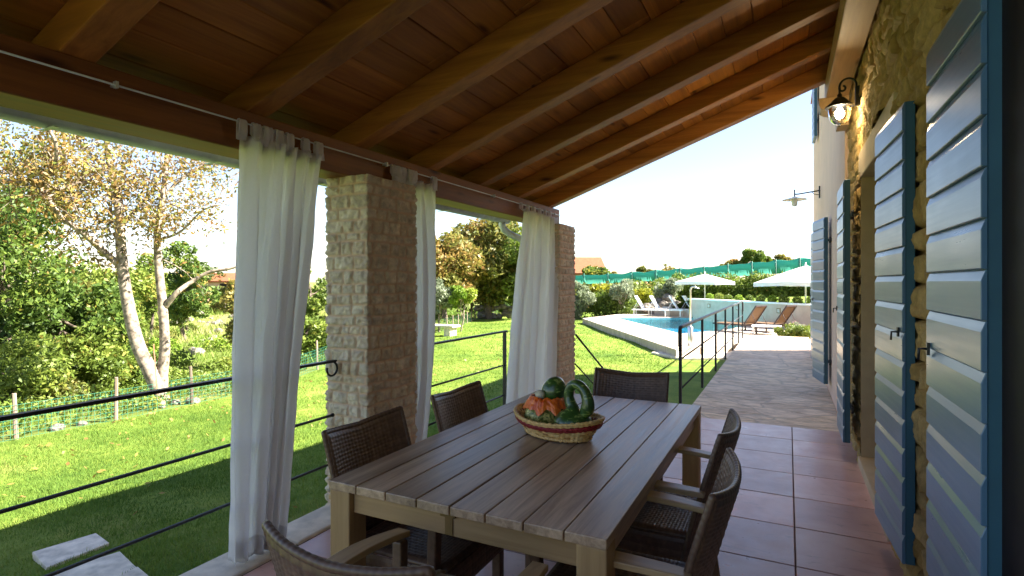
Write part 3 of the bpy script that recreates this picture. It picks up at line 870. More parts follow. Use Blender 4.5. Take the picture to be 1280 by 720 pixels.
# ------------------------------------------------------------------ railings
def rail_thing(label, loc, name='railing'):
    return thing(name, loc, label, 'railing')
LV = (.985, .632, .318)
RX = -2.665
def knob(b, p, r=.014):
    b.lathe([(0, -r), (r * .7, -r * .7), (r, 0), (r * .7, r * .7), (0, r)], p, 10)
t = rail_thing('black three-bar iron railing in front of the pillar by the nearest curtain', (RX, 0, 0))
for k, z in enumerate(LV):
    b = MB()
    if k == 0:
        b.bar((RX, -3.0, z), (RX, 2.72, z), .034, .016)
        pts = [(RX, 2.70, z), (RX, 2.74, z - .002)] + [(RX, 2.70 + .045 * math.sin(a), z - .05 + .045 * math.cos(a)) for a in np.linspace(.2, 5.0, 14)]
        b.tube(pts, .007, 8)
    else:
        b.tube([(RX, -3.0, z), (RX, 2.70, z)], .009, 8); knob(b, (RX, 2.705, z))
    b.build('rail', M['iron'], t)
for y in (-2.9, .12):
    b = MB(); b.box(RX - .012, RX + .012, y - .012, y + .012, 0, LV[0] - .009); b.build('post', M['iron'], t)
t = rail_thing('black three-bar iron railing between the two stone pillars', (RX, 4, 0))
for k, z in enumerate(LV):
    b = MB()
    if k == 0: b.bar((RX, 3.30, z), (RX, 5.20, z), .034, .016)
    else: b.tube([(RX, 3.30, z), (RX, 5.16, z)], .009, 8)
    b.build('rail', M['iron'], t)
b = MB(); b.box(RX - .015, RX + .015, 5.14, 5.17, .0, LV[0] - .009); b.build('post', M['iron'], t)
# stair handrail falling to the lawn
t = rail_thing('black sloping handrail going down the steps beside the far pillar', (-2.43, 7, 0), 'handrail')
hx = -2.42
b = MB(); a0 = Vector((hx, 6.66, .83)); a1 = Vector((hx, 7.80, .25))
b.tube([a0, a1, a1 + Vector((0, .06, -.05)), a1 + Vector((0, .07, -.12)), a1 + Vector((0, .03, -.17))], .013, 8); b.build('rail', M['iron'], t)
b = MB(); o = Vector((0, -.04, -.36)); b.tube([a0 + o, a1 + o + Vector((0, -.05, .03))], .009, 8); b.build('rail', M['iron'], t)
b = MB(); b.box(hx - .012, hx + .012, 7.73, 7.755, -.62, .26); b.build('post', M['iron'], t)
# walkway railing
wx = -1.10
t = rail_thing('long black railing with seven posts along the stone walkway to the pool', (wx, 11, 0))
ysr = [6.50, 8.3, 9.94, 11.55, 13.2, 14.8, 16.1]
for y in ysr:
    b = MB(); b.box(wx - .016, wx + .016, y - .016, y + .016, -.01, .975 if y > 7 else .955); b.build('post', M['iron'], t)
b = MB()
b.tube([(wx, 6.50, .72), (wx, 6.46, .80), (wx, 6.455, .93), (wx, 6.49, .985), (wx, 6.58, .99), (wx, 15.95, .99), (wx, 16.12, .975), (wx, 16.24, .92), (wx, 16.28, .80), (wx, 16.2, .72)], [.02, .02, .02, .021, .021, .019, .019, .019, .019, .019], 10)
b.build('rail', M['iron'], t)
for z in (.62, .28):
    b = MB(); b.tube([(wx, 6.5, z), (wx, 16.1, z)], .010, 8); b.build('rail', M['iron'], t)

# ------------------------------------------------------------------ curtain rail and curtains
rod = thing('curtain_rod', (-2.545, 2, 2.335), 'thin grey curtain wire running along the dark beam', 'curtain rod')
b = MB(); b.tube([(-2.545, VY0, 2.335), (-2.545, 6.42, 2.335)], .0045, 8); b.build('wire', M['zinc'], rod)
for y in (.6, 1.34, 3.1, 4.7, 6.25):
    b = MB(); b.tube([(-2.58, y, 2.335), (-2.537, y, 2.335)], .006, 6); b.box(-2.556, -2.534, y - .006, y + .006, 2.322, 2.350); b.build('bracket', M['zinc'], rod)

def curtain(label, ytop, ybot, zbot, xc, tabs, seed, folds, amp=.045, lean=0., zt=2.282, pinch=None):
    """ytop/ybot: y of the two side edges at top and bottom; pinch(t) gives extra narrowing"""
    th = thing('curtain', (xc, (ytop[0] + ytop[1]) / 2, zt), label, 'curtain', 'white tab-top curtains along the veranda')
    nu, nv = 260, 90
    u = np.linspace(0, 1, nu); v = np.linspace(0, 1, nv)
    U, Vv = np.meshgrid(u, v, indexing='ij')
    e = Vv ** .8
    ya = ytop[0] + (ybot[0] - ytop[0]) * e; yb = ytop[1] + (ybot[1] - ytop[1]) * e
    if pinch is not None:
        da, db = pinch(Vv); ya = ya + da; yb = yb + db
    rr = random.Random(seed)
    ph = [rr.uniform(0, 6.28) for _ in range(4)]
    warp = U + .05 * np.sin(3.1 * U * 2 + ph[0]) + .02 * np.sin(Vv * 3 + ph[1]) + .02 * np.sin(U * 17 + ph[2])
    wv = np.sin(warp * folds * 2 * math.pi + ph[3]) + .35 * np.sin(warp * folds * 4.7 * math.pi + ph[1] + Vv * 1.5) + .5 * (fbm(U * folds * 2.2, Vv * 1.6, 3, seed) - .5)
    grow = .45 + .55 * sstep(0, .3, Vv)
    Xx = xc + lean * Vv + amp * wv * grow
    Yy = ya + (yb - ya) * U + .35 * amp * np.cos(warp * folds * 2 * math.pi + ph[3]) * grow * (np.minimum(U, 1 - U) * 6).clip(0, 1)
    zl = zt + (zbot - zt) * Vv + .012 * np.sin(U * folds * 6) * Vv
    sag = -.010 * np.abs(np.sin(U * math.pi * (len(tabs) - 1))) * (1 - sstep(0, .06, Vv))
    Zz = zl + sag + (fbm(U * 9, Vv * 14, 3, seed + 2) - .5) * .0
    Xx = Xx + (fbm(U * 26 + Vv * 6, Vv * 12 - U * 5, 4, seed + 5) - .5) * .020
    o = np_mesh('fabric', np.stack([Xx, Yy, Zz], -1).reshape(-1, 3), grid_faces(nu, nv), M['curtain'], th, True)
    m = o.modifiers.new('thickness', 'SOLIDIFY'); m.thickness = .0015
    # hem
    k = nv - 5
    hx_ = np.stack([Xx[:, k:], Yy[:, k:], Zz[:, k:]], -1); hx_[..., 0] += .0012
    h = np_mesh('hem', hx_.reshape(-1, 3), grid_faces(nu, nv - k), M['hem'], o, True)
    m = h.modifiers.new('thickness', 'SOLIDIFY'); m.thickness = .0008
    for tb in tabs:
        i = int(tb * (nu - 1)); x0, y0, z0 = Xx[i, 1], Yy[i, 1], Zz[i, 1]
        wd = .062
        path = [(x0 + .004, z0 - .01), (-2.532, 2.29), (-2.531, 2.34), (-2.538, 2.349), (-2.552, 2.349), (-2.559, 2.34), (-2.558, 2.29), (x0 - .006, z0 - .01)]
        vs = []; fs = []
        for j, (px_, pz_) in enumerate(path):
            for s_ in np.linspace(-.5, .5, 5):
                vs.append((px_ + .004 * math.sin(s_ * 9 + tb * 9), y0 + s_ * wd * (1 - .25 * math.sin(math.pi * j / 7)), pz_))
        for j in range(len(path) - 1):
            for q in range(4): fs.append((j * 5 + q, j * 5 + q + 1, (j + 1) * 5 + q + 1, (j + 1) * 5 + q))
        b = MB(); b.add(vs, fs, True); ob = b.build('tab', M['curtain'], th)
        m = ob.modifiers.new('thickness', 'SOLIDIFY'); m.thickness = .002
    return th
curtain('wide white curtain hanging nearest the viewer, left of the first pillar', (1.93, 2.50), (1.90, 2.20), .04, -2.535, (.03, .17, .30, .43, .56, .78, .96), 4, 5.2, .046, -.03)
curtain('narrow white curtain gathered behind the back edge of the first pillar', (3.15, 3.72), (3.30, 3.52), .05, -2.535, (.04, .14, .25, .37, .48, .95), 9, 3.8, .042, -.02, pinch=lambda v: (0 * v, .09 * np.sin(np.pi * v)))
curtain('long white curtain in front of the far pillar, reaching down behind the table', (5.30, 6.20), (4.88, 6.10), .03, -2.50, (.02, .2, .38, .56, .74, .9), 15, 6.2, .050, -.02)

# ------------------------------------------------------------------ dining table
TX0, TX1, TY0, TY1, TZ = -1.56, -.47, 1.56, 3.52, .75
tb = thing('dining_table', ((TX0 + TX1) / 2, (TY0 + TY1) / 2, 0), 'long weathered wooden dining table with eight plank top', 'table')
n = 8; w = (TX1 - TX0) / n
for k in range(n):
    b = MB(); b.box(TX0 + k * w + .0025, TX0 + (k + 1) * w - .0025, TY0, TY1, TZ - .032, TZ + R.uniform(-.001, .001), tone=.25 + .6 * R.random())
    b.build('plank', M['table'], tb, .0035, 2)
lg = .095
for x in (TX0 + .004, TX1 - lg - .004):
    for y in (TY0 + .006, TY1 - lg - .006):
        b = MB(); b.box(x, x + lg, y, y + lg, 0, TZ - .033, tone=R.random()); b.build('leg', M['table_z'], tb, .005)
for y in (TY0 + .03, TY1 - .055):
    b = MB(); b.box(TX0 + lg + .005, TX1 - lg - .005, y, y + .026, TZ - .115, TZ - .033, tone=R.random()); b.build('apron', M['table_x'], tb, .003)
for x in (TX0 + .03, TX1 - .055):
    b = MB(); b.box(x, x + .026, TY0 + lg + .007, TY1 - lg - .007, TZ - .115, TZ - .033, tone=R.random()); b.build('apron', M['table'], tb, .003)
b = MB(); cx = (TX0 + TX1) / 2 - .02
b.box(cx - .016, cx + .016, TY0 + .0265, TY0 + .0295, TZ - .112, TZ - .05); b.box(cx - .03, cx + .03, TY0 + .018, TY0 + .0295, TZ - .048, TZ - .034)
b.build('latch_plate', M['brass'], tb, .001)

# ------------------------------------------------------------------ woven armchairs
def weave(U, Vv, cu, cv):
    """basket weave height 0..1 for arc length U, height V"""
    a = U / cu; c = Vv / cv
    ia = np.floor(a).astype(int); ic = np.floor(c).astype(int)
    fa = a - ia; fc = c - ic
    over = ((ia + ic) % 2) == 0
    hor = np.sin(np.pi * fc) ** .6 * (.45 + .55 * np.where(over, np.sin(np.pi * fa), -np.sin(np.pi * fa)))
    ver = np.sin(np.pi * fa) ** .6 * (.35 + .4 * np.where(over, -1, 1) * np.sin(np.pi * fc))
    return np.maximum(hor, ver)
def woven_sheet(name, fn, wu, wv, cu, cv, amp, mat, parent, thick, spc=4):
    """fn(u, v) -> point arrays; u, v in 0..1; a two-sided woven panel"""
    nu = max(4, int(wu / cu * spc)) + 1; nv = max(4, int(wv / cv * spc)) + 1
    u = np.linspace(0, 1, nu); v = np.linspace(0, 1, nv)
    U, Vv = np.meshgrid(u, v, indexing='ij')
    Pp = fn(U, Vv)
    du = np.gradient(Pp, axis=0); dv = np.gradient(Pp, axis=1)
    N = np.cross(du, dv); N /= np.linalg.norm(N, axis=-1, keepdims=True) + 1e-9
    h = weave(U * wu, Vv * wv, cu, cv)[..., None] * amp
    rim = (np.minimum(np.minimum(U, 1 - U) * wu, np.minimum(Vv, 1 - Vv) * wv) / .02).clip(0, 1)[..., None]
    T = thick * (.35 + .65 * rim)
    rr_ = np.random.default_rng(4); tr = rr_.uniform(0, 1, 400)
    tone = .35 * tr[(np.floor(Vv * wv / cv)).astype(int)] + .35 * tr[200 + (np.floor(U * wu / cu)).astype(int)] + .3 * fbm(U * wu * 30, Vv * wv * 30, 2, 5)
    A = (Pp + N * (T / 2 + h * rim)).reshape(-1, 3); B = (Pp - N * (T / 2 + h * rim)).reshape(-1, 3)
    fq = grid_faces(nu, nv)
    allv = np.concatenate([A, B]); off = len(A)
    idx = np.arange(nu * nv).reshape(nu, nv)
    ring = np.concatenate([idx[:, 0], idx[-1, 1:], idx[-2::-1, -1], idx[0, -2:0:-1]])
    r2 = np.roll(ring, -1)
    side = np.stack([ring, ring + off, r2 + off, r2], -1)
    o = np_mesh(name, allv, np.concatenate([fq, fq[:, ::-1] + off, side]), mat, parent, True, {'tone': ('POINT', np.concatenate([tone.ravel(), tone.ravel()]))})
    return o, Pp[ring // nv, ring % nv]
def braided_edge(name, pts, r, mat, parent, closed=True):
    pts = np.asarray(pts, float)
    if closed: pts = np.concatenate([pts, pts[:1]])
    d = np.concatenate([[0], np.cumsum(np.linalg.norm(np.diff(pts, axis=0), axis=1))])
    m = int(d[-1] / .004); q = np.linspace(0, d[-1], m)
    P3 = np.stack([np.interp(q, d, pts[:, k]) for k in range(3)], -1)
    ker = np.ones(5) / 5
    rad = r * (1 + .10 * np.abs(np.sin(q / .022 * math.pi)))
    b = MB(); b.tube([Vector(p) for p in P3], list(rad), 8, not closed); return b.build(name, mat, parent)
def make_chair():
    g = thing('wicker_armchair', (0, 0, 0), 'dark woven armchair', 'chair')
    W2 = .25
    def back(u, v):
        s = (u - .5) * 2
        wtop = W2 + .004 * v
        x = s * wtop
        bow = .062 * np.abs(s) ** 2.4                       # the sides wrap forwards
        y = -.245 - .135 * v ** 1.25 + bow * (1 - .25 * v)
        z = .30 + .56 * v + .014 * np.abs(s) ** 2 * v ** 2 - .012 * (1 - np.abs(s)) * v
        return np.stack([x, y, z], -1)
    bk, ring = woven_sheet('backrest', back, .54, .56, .024, .0155, .0045, M['wicker'], g, .022)
    braided_edge('edging', ring, .0115, M['wicker'], bk)
    def seat(u, v):
        s = (u - .5) * 2; t = v
        return np.stack([s * (W2 - .02), -.23 + .49 * t, .425 - .012 * (1 - s ** 2) * np.sin(np.pi * t) + 0 * u], -1)
    se, ring = woven_sheet('seat', seat, .48, .49, .024, .0155, .004, M['wicker'], g, .03)
    # woven skirt under the seat
    def skirt(u, v):
        q = u * 4; k = np.clip(np.floor(q), 0, 3).astype(int); f = q - k
        cx_ = np.array([-1, 1, 1, -1, -1]) * (W2 - .012); cy_ = np.array([-.235, -.235, .262, .262, -.235])
        return np.stack([cx_[k] + (cx_[k + 1] - cx_[k]) * f, cy_[k] + (cy_[k + 1] - cy_[k]) * f, .32 + .10 * v], -1)
    woven_sheet('skirt', skirt, 2.0, .10, .024, .0155, .004, M['wicker'], g, .012)
    for sx in (-1, 1):
        for y0, y1 in ((.235, .235), (-.22, -.27)):
            b = MB(); b.bar((sx * (W2 - .035), y1, 0), (sx * (W2 - .035), y0, .40), .042, .042, (0, 1, 0)); b.build('leg', M['wicker'], g, .006)
        # wooden armrest: gently bowed board from the back to the front support
        ys = np.linspace(-.275, .25, 14); vs = []; fs = []
        for y in ys:
            f = (y + .275) / .525
            xc = sx * (W2 + .012 + .018 * math.sin(math.pi * f)); zc = .632 + .022 * math.sin(math.pi * f * .9) - .02 * f
            wd = .027 + .008 * math.sin(math.pi * min(1, f * 1.1))
            vs += [(xc - wd, y, zc - .011), (xc + wd, y, zc - .011), (xc + wd, y, zc + .011), (xc - wd, y, zc + .011)]
        m = len(ys)
        for i in range(m - 1):
            for k in range(4): fs.append((i * 4 + k, i * 4 + (k + 1) % 4, (i + 1) * 4 + (k + 1) % 4, (i + 1) * 4 + k))
        fs += [(3, 2, 1, 0), ((m - 1) * 4, (m - 1) * 4 + 1, (m - 1) * 4 + 2, (m - 1) * 4 + 3)]
        b = MB(); b.add(vs, fs, False, .3 + .4 * (sx > 0)); b.build('armrest', M['arm'], g, .004)
        b = MB(); b.bar((sx * (W2 + .005), .215, .40), (sx * (W2 + .012), .225, .600), .04, .04, (0, 1, 0)); b.build('arm_support', M['wicker'], g, .006)
        def sidep(u, v, sx=sx):
            return np.stack([np.full(u.shape, sx * (W2 - .002)), -.22 + .42 * u, .33 + .10 * v], -1)
    return g
CH = make_chair()
chairs = [
    (-.95, 1.325, 0, 'dark wicker armchair at the near end of the table, cut by the photo bottom'),
    (-1.39, 1.955, -90, 'left-side wicker armchair nearer the viewer, in front of the stone pillar'),
    (-1.40, 2.75, -90, 'left-side wicker armchair farther back, seen against the lawn'),
    (-.53, 1.95, 90, 'right-side wicker armchair nearest the viewer, its back over the tiles'),
    (-.58, 2.64, 90, 'right-side wicker armchair farther from the viewer, behind the nearest one'),
    (-.99, 3.52, 180, 'wicker armchair at the far end of the table with its back to the lawn'),
]
for i, (x, y, a, lab) in enumerate(chairs):
    c = CH if i == 0 else copy_tree(CH)
    c.location = (x, y, 0); c.rotation_euler = (0, 0, math.radians(a))
    tag(c, lab, 'chair', 'wicker armchairs round the dining table')
cu = thing('seat_cushion', (-1.0, 1.42, .44), 'small beige tied seat cushion on the nearest wicker armchair', 'cushion')
b = MB()
def pillow(c, w, d, h, n=14):
    vs = []; fs = []
    for s in (1, -1):
        for i in range(n + 1):
            for j in range(n + 1):
                u = i / n * 2 - 1; v = j / n * 2 - 1
                e = (1 - abs(u) ** 3.5) * (1 - abs(v) ** 3.5)
                vs.append((c[0] + u * w / 2, c[1] + v * d / 2, c[2] + s * h / 2 * max(0, e) ** .5 + .004 * math.sin(u * 9) * s))
    m = (n + 1) ** 2
    for i in range(n):
        for j in range(n):
            a = i * (n + 1) + j
            fs.append((a, a + n + 1, a + n + 2, a + 1)); fs.append((m + a, m + a + 1, m + a + n + 2, m + a + n + 1))
    return vs, fs
b.add(*pillow((-1.0, 1.42, .475), .44, .42, .065), True); cb_ = b.build('pad', M['cushion'], cu)
for x in (-1.08, -.92):
    b = MB(); b.tube([(x, 1.42 + q * .21, .475 + .036 * max(0, 1 - abs(q) ** 3.5) ** .5) for q in np.linspace(-.98, .98, 15)], .007, 6); b.build('strap', M['cushion'], cu)

# ------------------------------------------------------------------ basket with gourds
bc = Vector((-1.01, 2.52, TZ + .002)); bx = Vector((.947, -.32, 0)).normalized(); by = Vector((-bx.y, bx.x, 0))
bk = thing('fruit_basket', bc, 'oval straw basket with a dark red band on the table', 'basket')
def bpt(a, v):
    f = v
    rx = .175 + .065 * f ** .8; ry = .115 + .05 * f ** .8
    z = .012 + .078 * f + .022 * np.abs(np.cos(a)) ** 2 * f
    x = np.cos(a) * rx; y = np.sin(a) * ry
    return np.stack([bc.x + bx.x * x + by.x * y, bc.y + bx.y * x + by.y * y, bc.z + z], -1)
na, nv = 220, 40
a = np.arange(na) / na * 2 * math.pi; v = np.linspace(0, 1, nv); A, Vv = np.meshgrid(a, v, indexing='ij')
h = weave(A / (2 * math.pi) * 44 * .02, Vv * .1, .02, .0125)[..., None] * .008
Pp = bpt(A, Vv); cc = np.array([bc.x, bc.y, bc.z + .3]); nn = Pp - np.array([bc.x, bc.y, 0]); nn[..., 2] = 0; nn /= np.linalg.norm(nn, axis=-1, keepdims=True)
body = np_mesh('basket_wall', (Pp + nn * h).reshape(-1, 3), grid_faces(na, nv, True), M['basket'], bk, True, {'tone': ('POINT', np.random.default_rng(3).uniform(0, 1, 400)[(np.floor(A / (2 * math.pi) * 44)).astype(int) * 3 + (np.floor(Vv * 7.99)).astype(int) % 3])})
m = body.modifiers.new('thickness', 'SOLIDIFY'); m.thickness = .005
def hoop(name, v0, off, r, mat, amp=.25, tw=40):
    t_ = np.linspace(0, 2 * math.pi, 160, endpoint=False); P_ = bpt(t_, np.full(160, v0)); n_ = P_ - np.array([bc.x, bc.y, 0]); n_[:, 2] = 0; n_ /= np.linalg.norm(n_, axis=1, keepdims=True)
    P_ = P_ + n_ * off; P_[:, 2] += .0015 * np.sin(t_ * tw)
    P_ = np.concatenate([P_, P_[:1]])
    b = MB(); b.tube([Vector(p) for p in P_], [r * (1 + amp * math.sin(i * 2.1)) for i in range(161)], 8, False); return b.build(name, mat, bk)
hoop('rim', 1.0, .003, .0075, M['basket']); hoop('rim', .90, .006, .0055, M['basket'])
hoop('red_band', .74, .007, .0085, M['red_band'], .2); hoop('red_band', .62, .007, .007, M['red_band'], .2)
hoop('base_hoop', .02, .004, .007, M['basket'])
b = MB(); b.lathe([(0, .012), (.17, .012)], bc, 40, None, 1, .66); o = b.build('basket_floor', M['basket'], bk)
P3 = lambda x, y, z: bc + bx * x + by * y + Vector((0, 0, z))
# swan-neck gourd
g1 = thing('swan_gourd', P3(.105, -.01, .02), 'dark green swan-necked gourd with a curling neck, right side of the basket', 'gourd')
b = MB()
b.lathe([(0, .0), (.05, .004), (.08, .025), (.094, .055), (.088, .085), (.068, .108), (.045, .122), (.03, .135), (.022, .15)], P3(.105, -.01, .018), 36)
bo = b.build('body', M['gourd_green'], g1)
nk = [P3(.092, 0, .15), P3(.078, 0, .175), P3(.07, 0, .205), P3(.076, 0, .235), P3(.098, 0, .258), P3(.13, 0, .262), P3(.158, 0, .245), P3(.178, 0, .215), P3(.186, 0, .180), P3(.178, 0, .150), P3(.160, 0, .135), P3(.150, 0, .133)]
b = MB()
def smooth(pts, k=4):
    out = []
    for i in range(len(pts) - 1):
        p0 = pts[max(i - 1, 0)]; p1 = pts[i]; p2 = pts[i + 1]; p3 = pts[min(i + 2, len(pts) - 1)]
        for j in range(k):
            t = j / k
            out.append(.5 * ((2 * p1) + (p2 - p0) * t + (2 * p0 - 5 * p1 + 4 * p2 - p3) * t * t + (-p0 + 3 * p1 - 3 * p2 + p3) * t ** 3))
    return out + [pts[-1]]
sp = smooth(nk, 5)
rr_ = np.interp(np.linspace(0, 1, len(sp)), [0, .15, .4, .62, .78, .9, .97, 1], [.031, .025, .023, .026, .033, .027, .012, .004])
b.tube(sp, list(rr_), 16); b.build('neck', M['gourd_green'], g1)
# mottled turban gourd with orange collar and dark green dome
g2 = thing('turban_gourd', P3(-.085, .01, .02), 'lumpy mottled gourd with orange collar and dark green dome, left side of the basket', 'gourd')
def lumpy(c, rx, ry, rz, seed, amp, fr, n=40, mm=26, ax=None):
    t = np.arange(n) / n * 2 * math.pi; f = np.linspace(0.02, math.pi - .02, mm)
    T, Fh = np.meshgrid(t, f, indexing='ij')
    d = np.stack([np.sin(Fh) * np.cos(T), np.sin(Fh) * np.sin(T), -np.cos(Fh)], -1)
    r = 1 + amp * (fbm(d[..., 0] * fr + 7, d[..., 1] * fr + d[..., 2] * fr * .8 + 3, 3, seed) - .5) * 2
    V = d * r[..., None] * np.array([rx, ry, rz])
    if ax is not None:
        q = Vector((0, 0, 1)).rotation_difference(Vector(ax).normalized()).to_matrix(); V = V @ np.array(q).T
    return V.reshape(-1, 3) + np.array(c), grid_faces(n, mm, True)
V, fq = lumpy(P3(-.085, -.02, .085), .088, .085, .075, 3, .10, 6); gb = np_mesh('warty_base', V, fq, M['gourd_mottle'], g2, True)
V, fq = lumpy(P3(-.10, .04, .125), .085, .07, .06, 6, .06, 4); np_mesh('pale_lobe', V, fq, M['gourd_pale'], g2, True)
V, fq = lumpy(P3(-.055, .035, .205), .060, .058, .072, 8, .03, 2, ax=(.35, .2, 1)); dm = np_mesh('dome', V, fq, M['gourd_green'], g2, True)
# orange collar: one ragged skirt of flaps round the waist
na_, nr_ = 72, 9
t_ = np.arange(na_) / na_ * 2 * math.pi; f_ = np.linspace(0, 1, nr_); T_, F_ = np.meshgrid(t_, f_, indexing='ij')
rag = .55 + .9 * fbm(T_ * 2.6, F_ * 0 + 3, 3, 12) * (.6 + .4 * np.abs(np.sin(T_ * 4.5)))
r_ = .052 + (.018 + .030 * F_) * (.4 + rag) + .006 * (fbm(T_ * 9, F_ * 5, 2, 13) - .5)
z_ = .178 - .062 * F_ ** 1.5 * rag + .014 * (fbm(T_ * 7, F_ * 3 + 8, 2, 14) - .5)
lx = -.078 + r_ * np.cos(T_); ly = .008 + r_ * .92 * np.sin(T_)
V = np.stack([bc.x + bx.x * lx + by.x * ly, bc.y + bx.y * lx + by.y * ly, bc.z + z_], -1).reshape(-1, 3)
o = np_mesh('orange_collar', V, grid_faces(na_, nr_, True), M['gourd_orange'], g2, False); m = o.modifiers.new('thickness', 'SOLIDIFY'); m.thickness = .004
V, fq = lumpy(P3(-.085, -.035, .190), .026, .02, .024, 31, .1, 3, 20, 14); np_mesh('pale_spot', V, fq, M['gourd_pale'], g2, True)
g3 = thing('small_gourd', P3(.0, .05, .02), 'small dark bottle-shaped gourd behind the swan-necked one', 'gourd')
V, fq = lumpy(P3(.0, .055, .10), .055, .05, .06, 41, .03, 2); np_mesh('body', V, fq, M['gourd_green'], g3, True)
b = MB(); b.tube([P3(.0, .055, .15), P3(.012, .055, .175), P3(.03, .05, .19)], [.02, .013, .008], 12); b.build('stalk', M['gourd_pale'], g3)

# ------------------------------------------------------------------ wall lamps
lp = thing('wall_lantern', (.565, 5.35, 3.05), 'lit black carriage lantern with glass globe on the stone wall', 'wall lamp')
lc = Vector((.385, 5.35, 2.95))
b = MB(); b.lathe([(.0, 0), (.05, 0), (.05, .012), (.03, .02), (.012, .03), (0, .03)], (.55, 5.35, 3.04), 16, (-1, 0, 0)); b.box(.495, .56, 5.335, 5.365, 2.96, 3.12); b.build('back_plate', M['iron'], lp)
arc = [Vector((.51, 5.35, 3.00)), Vector((.505, 5.35, 3.08))] + [Vector((.445 + .060 * math.cos(q), 5.35, 3.135 + .060 * math.sin(q))) for q in np.linspace(.1, 3.0, 14)]
arc += [Vector((.405 + .022 * math.cos(q), 5.35, 3.118 + .022 * math.sin(q))) for q in np.linspace(math.pi, 7.6, 12)]
b = MB(); b.tube(arc, .0085, 8); b.tube([Vector((.385, 5.35, 3.13)), Vector((.385, 5.35, 3.06))], .009, 8, True); b.build('scroll_arm', M['iron'], lp)
b = MB(); b.lathe([(.0, .13), (.014, .125), (.02, .112), (.016, .10), (.03, .092), (.055, .07), (.066, .055), (.07, .05), (.105, .022), (.108, .012), (.10, .010), (.06, .02), (0, .022)], lc, 28); b.build('cap', M['iron'], lp)
b = MB(); b.lathe([(.082, .012), (.084, -.02), (.080, -.06), (.066, -.10), (.042, -.125), (.012, -.135), (.002, -.136)], lc, 28); b.build('globe', M['glass'], lp)
b = MB(); b.lathe([(0, -.15), (.008, -.147), (.011, -.138), (0, -.134)], lc, 12); b.build('finial', M['iron'], lp)
b = MB(); b.lathe([(0, -.085), (.022, -.078), (.036, -.052), (.036, -.03), (.02, -.002), (.014, .012), (0, .014)], lc, 16); b.build('bulb', M['bulb'], lp)
ll = bpy.data.lights.new('lantern_light', 'POINT'); ll.energy = 30; ll.color = (1, .74, .42); ll.shadow_soft_size = .04
lo = bpy.data.objects.new('lantern_light', ll); COL.objects.link(lo); lo.parent = lp; lo.location = lc + Vector((-.0, 0, -.04)) - Vector(lp.location)
lp2 = thing('wall_lamp', (.49, 10.7, 3.03), 'pale dish-shaped wall lamp on a black arm, on the plaster wall', 'wall lamp')
b = MB(); b.box(.465, .488, 10.66, 10.74, 2.93, 3.13); b.build('back_plate', M['iron'], lp2)
b = MB(); b.tube([(.49, 10.7, 3.06), (.16, 10.7, 3.02), (.10, 10.7, 3.02)], .011, 8); b.tube([(.10, 10.7, 2.96), (.10, 10.7, 3.10)], .010, 8); b.tube([(.49, 10.7, 2.98), (.40, 10.7, 3.0), (.36, 10.7, 3.04)], .006, 6); b.build('arm', M['iron'], lp2)
b = MB(); b.lathe([(.0, .03), (.03, .028), (.05, .012), (.19, -.02), (.195, -.028), (.19, -.027), (.05, .004), (0, .01)], (.10, 10.7, 2.95), 28); b.build('dish', M['white_paint'], lp2)
b = MB(); b.lathe([(.045, .0), (.048, -.03), (.045, -.11), (.03, -.13), (0, -.135)], (.10, 10.7, 2.945), 18); b.build('glass_shade', M['white_paint'], lp2)
bl = tag(MB().box(.50, .565, 3.44, 3.53, 3.02, 3.20).build('sensor_box', M['black_wood'], None, .01), 'small dark wooden block fixed high on the yellow stone wall', 'wall block')
# ------------------------------------------------------------------ garden fence
def resample(poly, step, smax):
    out = []; 
    for (ax, ay), (bx_, by_) in zip(poly[:-1], poly[1:]):
        L = math.hypot(bx_ - ax, by_ - ay); k = int(L / step)
        for i in range(k): out.append((ax + (bx_ - ax) * i / k, ay + (by_ - ay) * i / k))
    return out
fpts = [p for p in resample([(-10.75, 1.4)] + FENCE[1:6], 1.33, 0)]
gf = thing('garden_fence', (-10.75, 6, -.95), 'low fence of bare wooden stakes and green wire along the lawn edge', 'fence')
for i, (x, y) in enumerate(fpts):
    z = gz(x, y); dx, dy = R.uniform(-.03, .03), R.uniform(-.03, .03); h = R.uniform(.66, .80)
    b = MB(); b.tube([(x, y, z - .1), (x + dx, y + dy, z + h)], [.034, .028], 7, tone=R.random(), smooth=False); b.build('stake', M['post_wood'], gf)
b = MB(); fine = resample(fpts, .085, 0); NRW = 8
fz = [gz(x, y) for x, y in fine]
for k in range(NRW):
    zz = .03 + k * .075
    for (x, y), (x2, y2), z, z2 in zip(fine[:-1:4], fine[4::4], fz[:-1:4], fz[4::4]):
        b.bar((x + .03, y, z + zz), (x2 + .03, y2, z2 + zz), .0045, .0045)
for (x, y), z in zip(fine, fz):
    if y < 18: b.bar((x + .03, y, z + .02), (x + .03, y, z + .56), .004, .004, (0, 1, 0))
b.build('wire_mesh', M['wire'], gf)

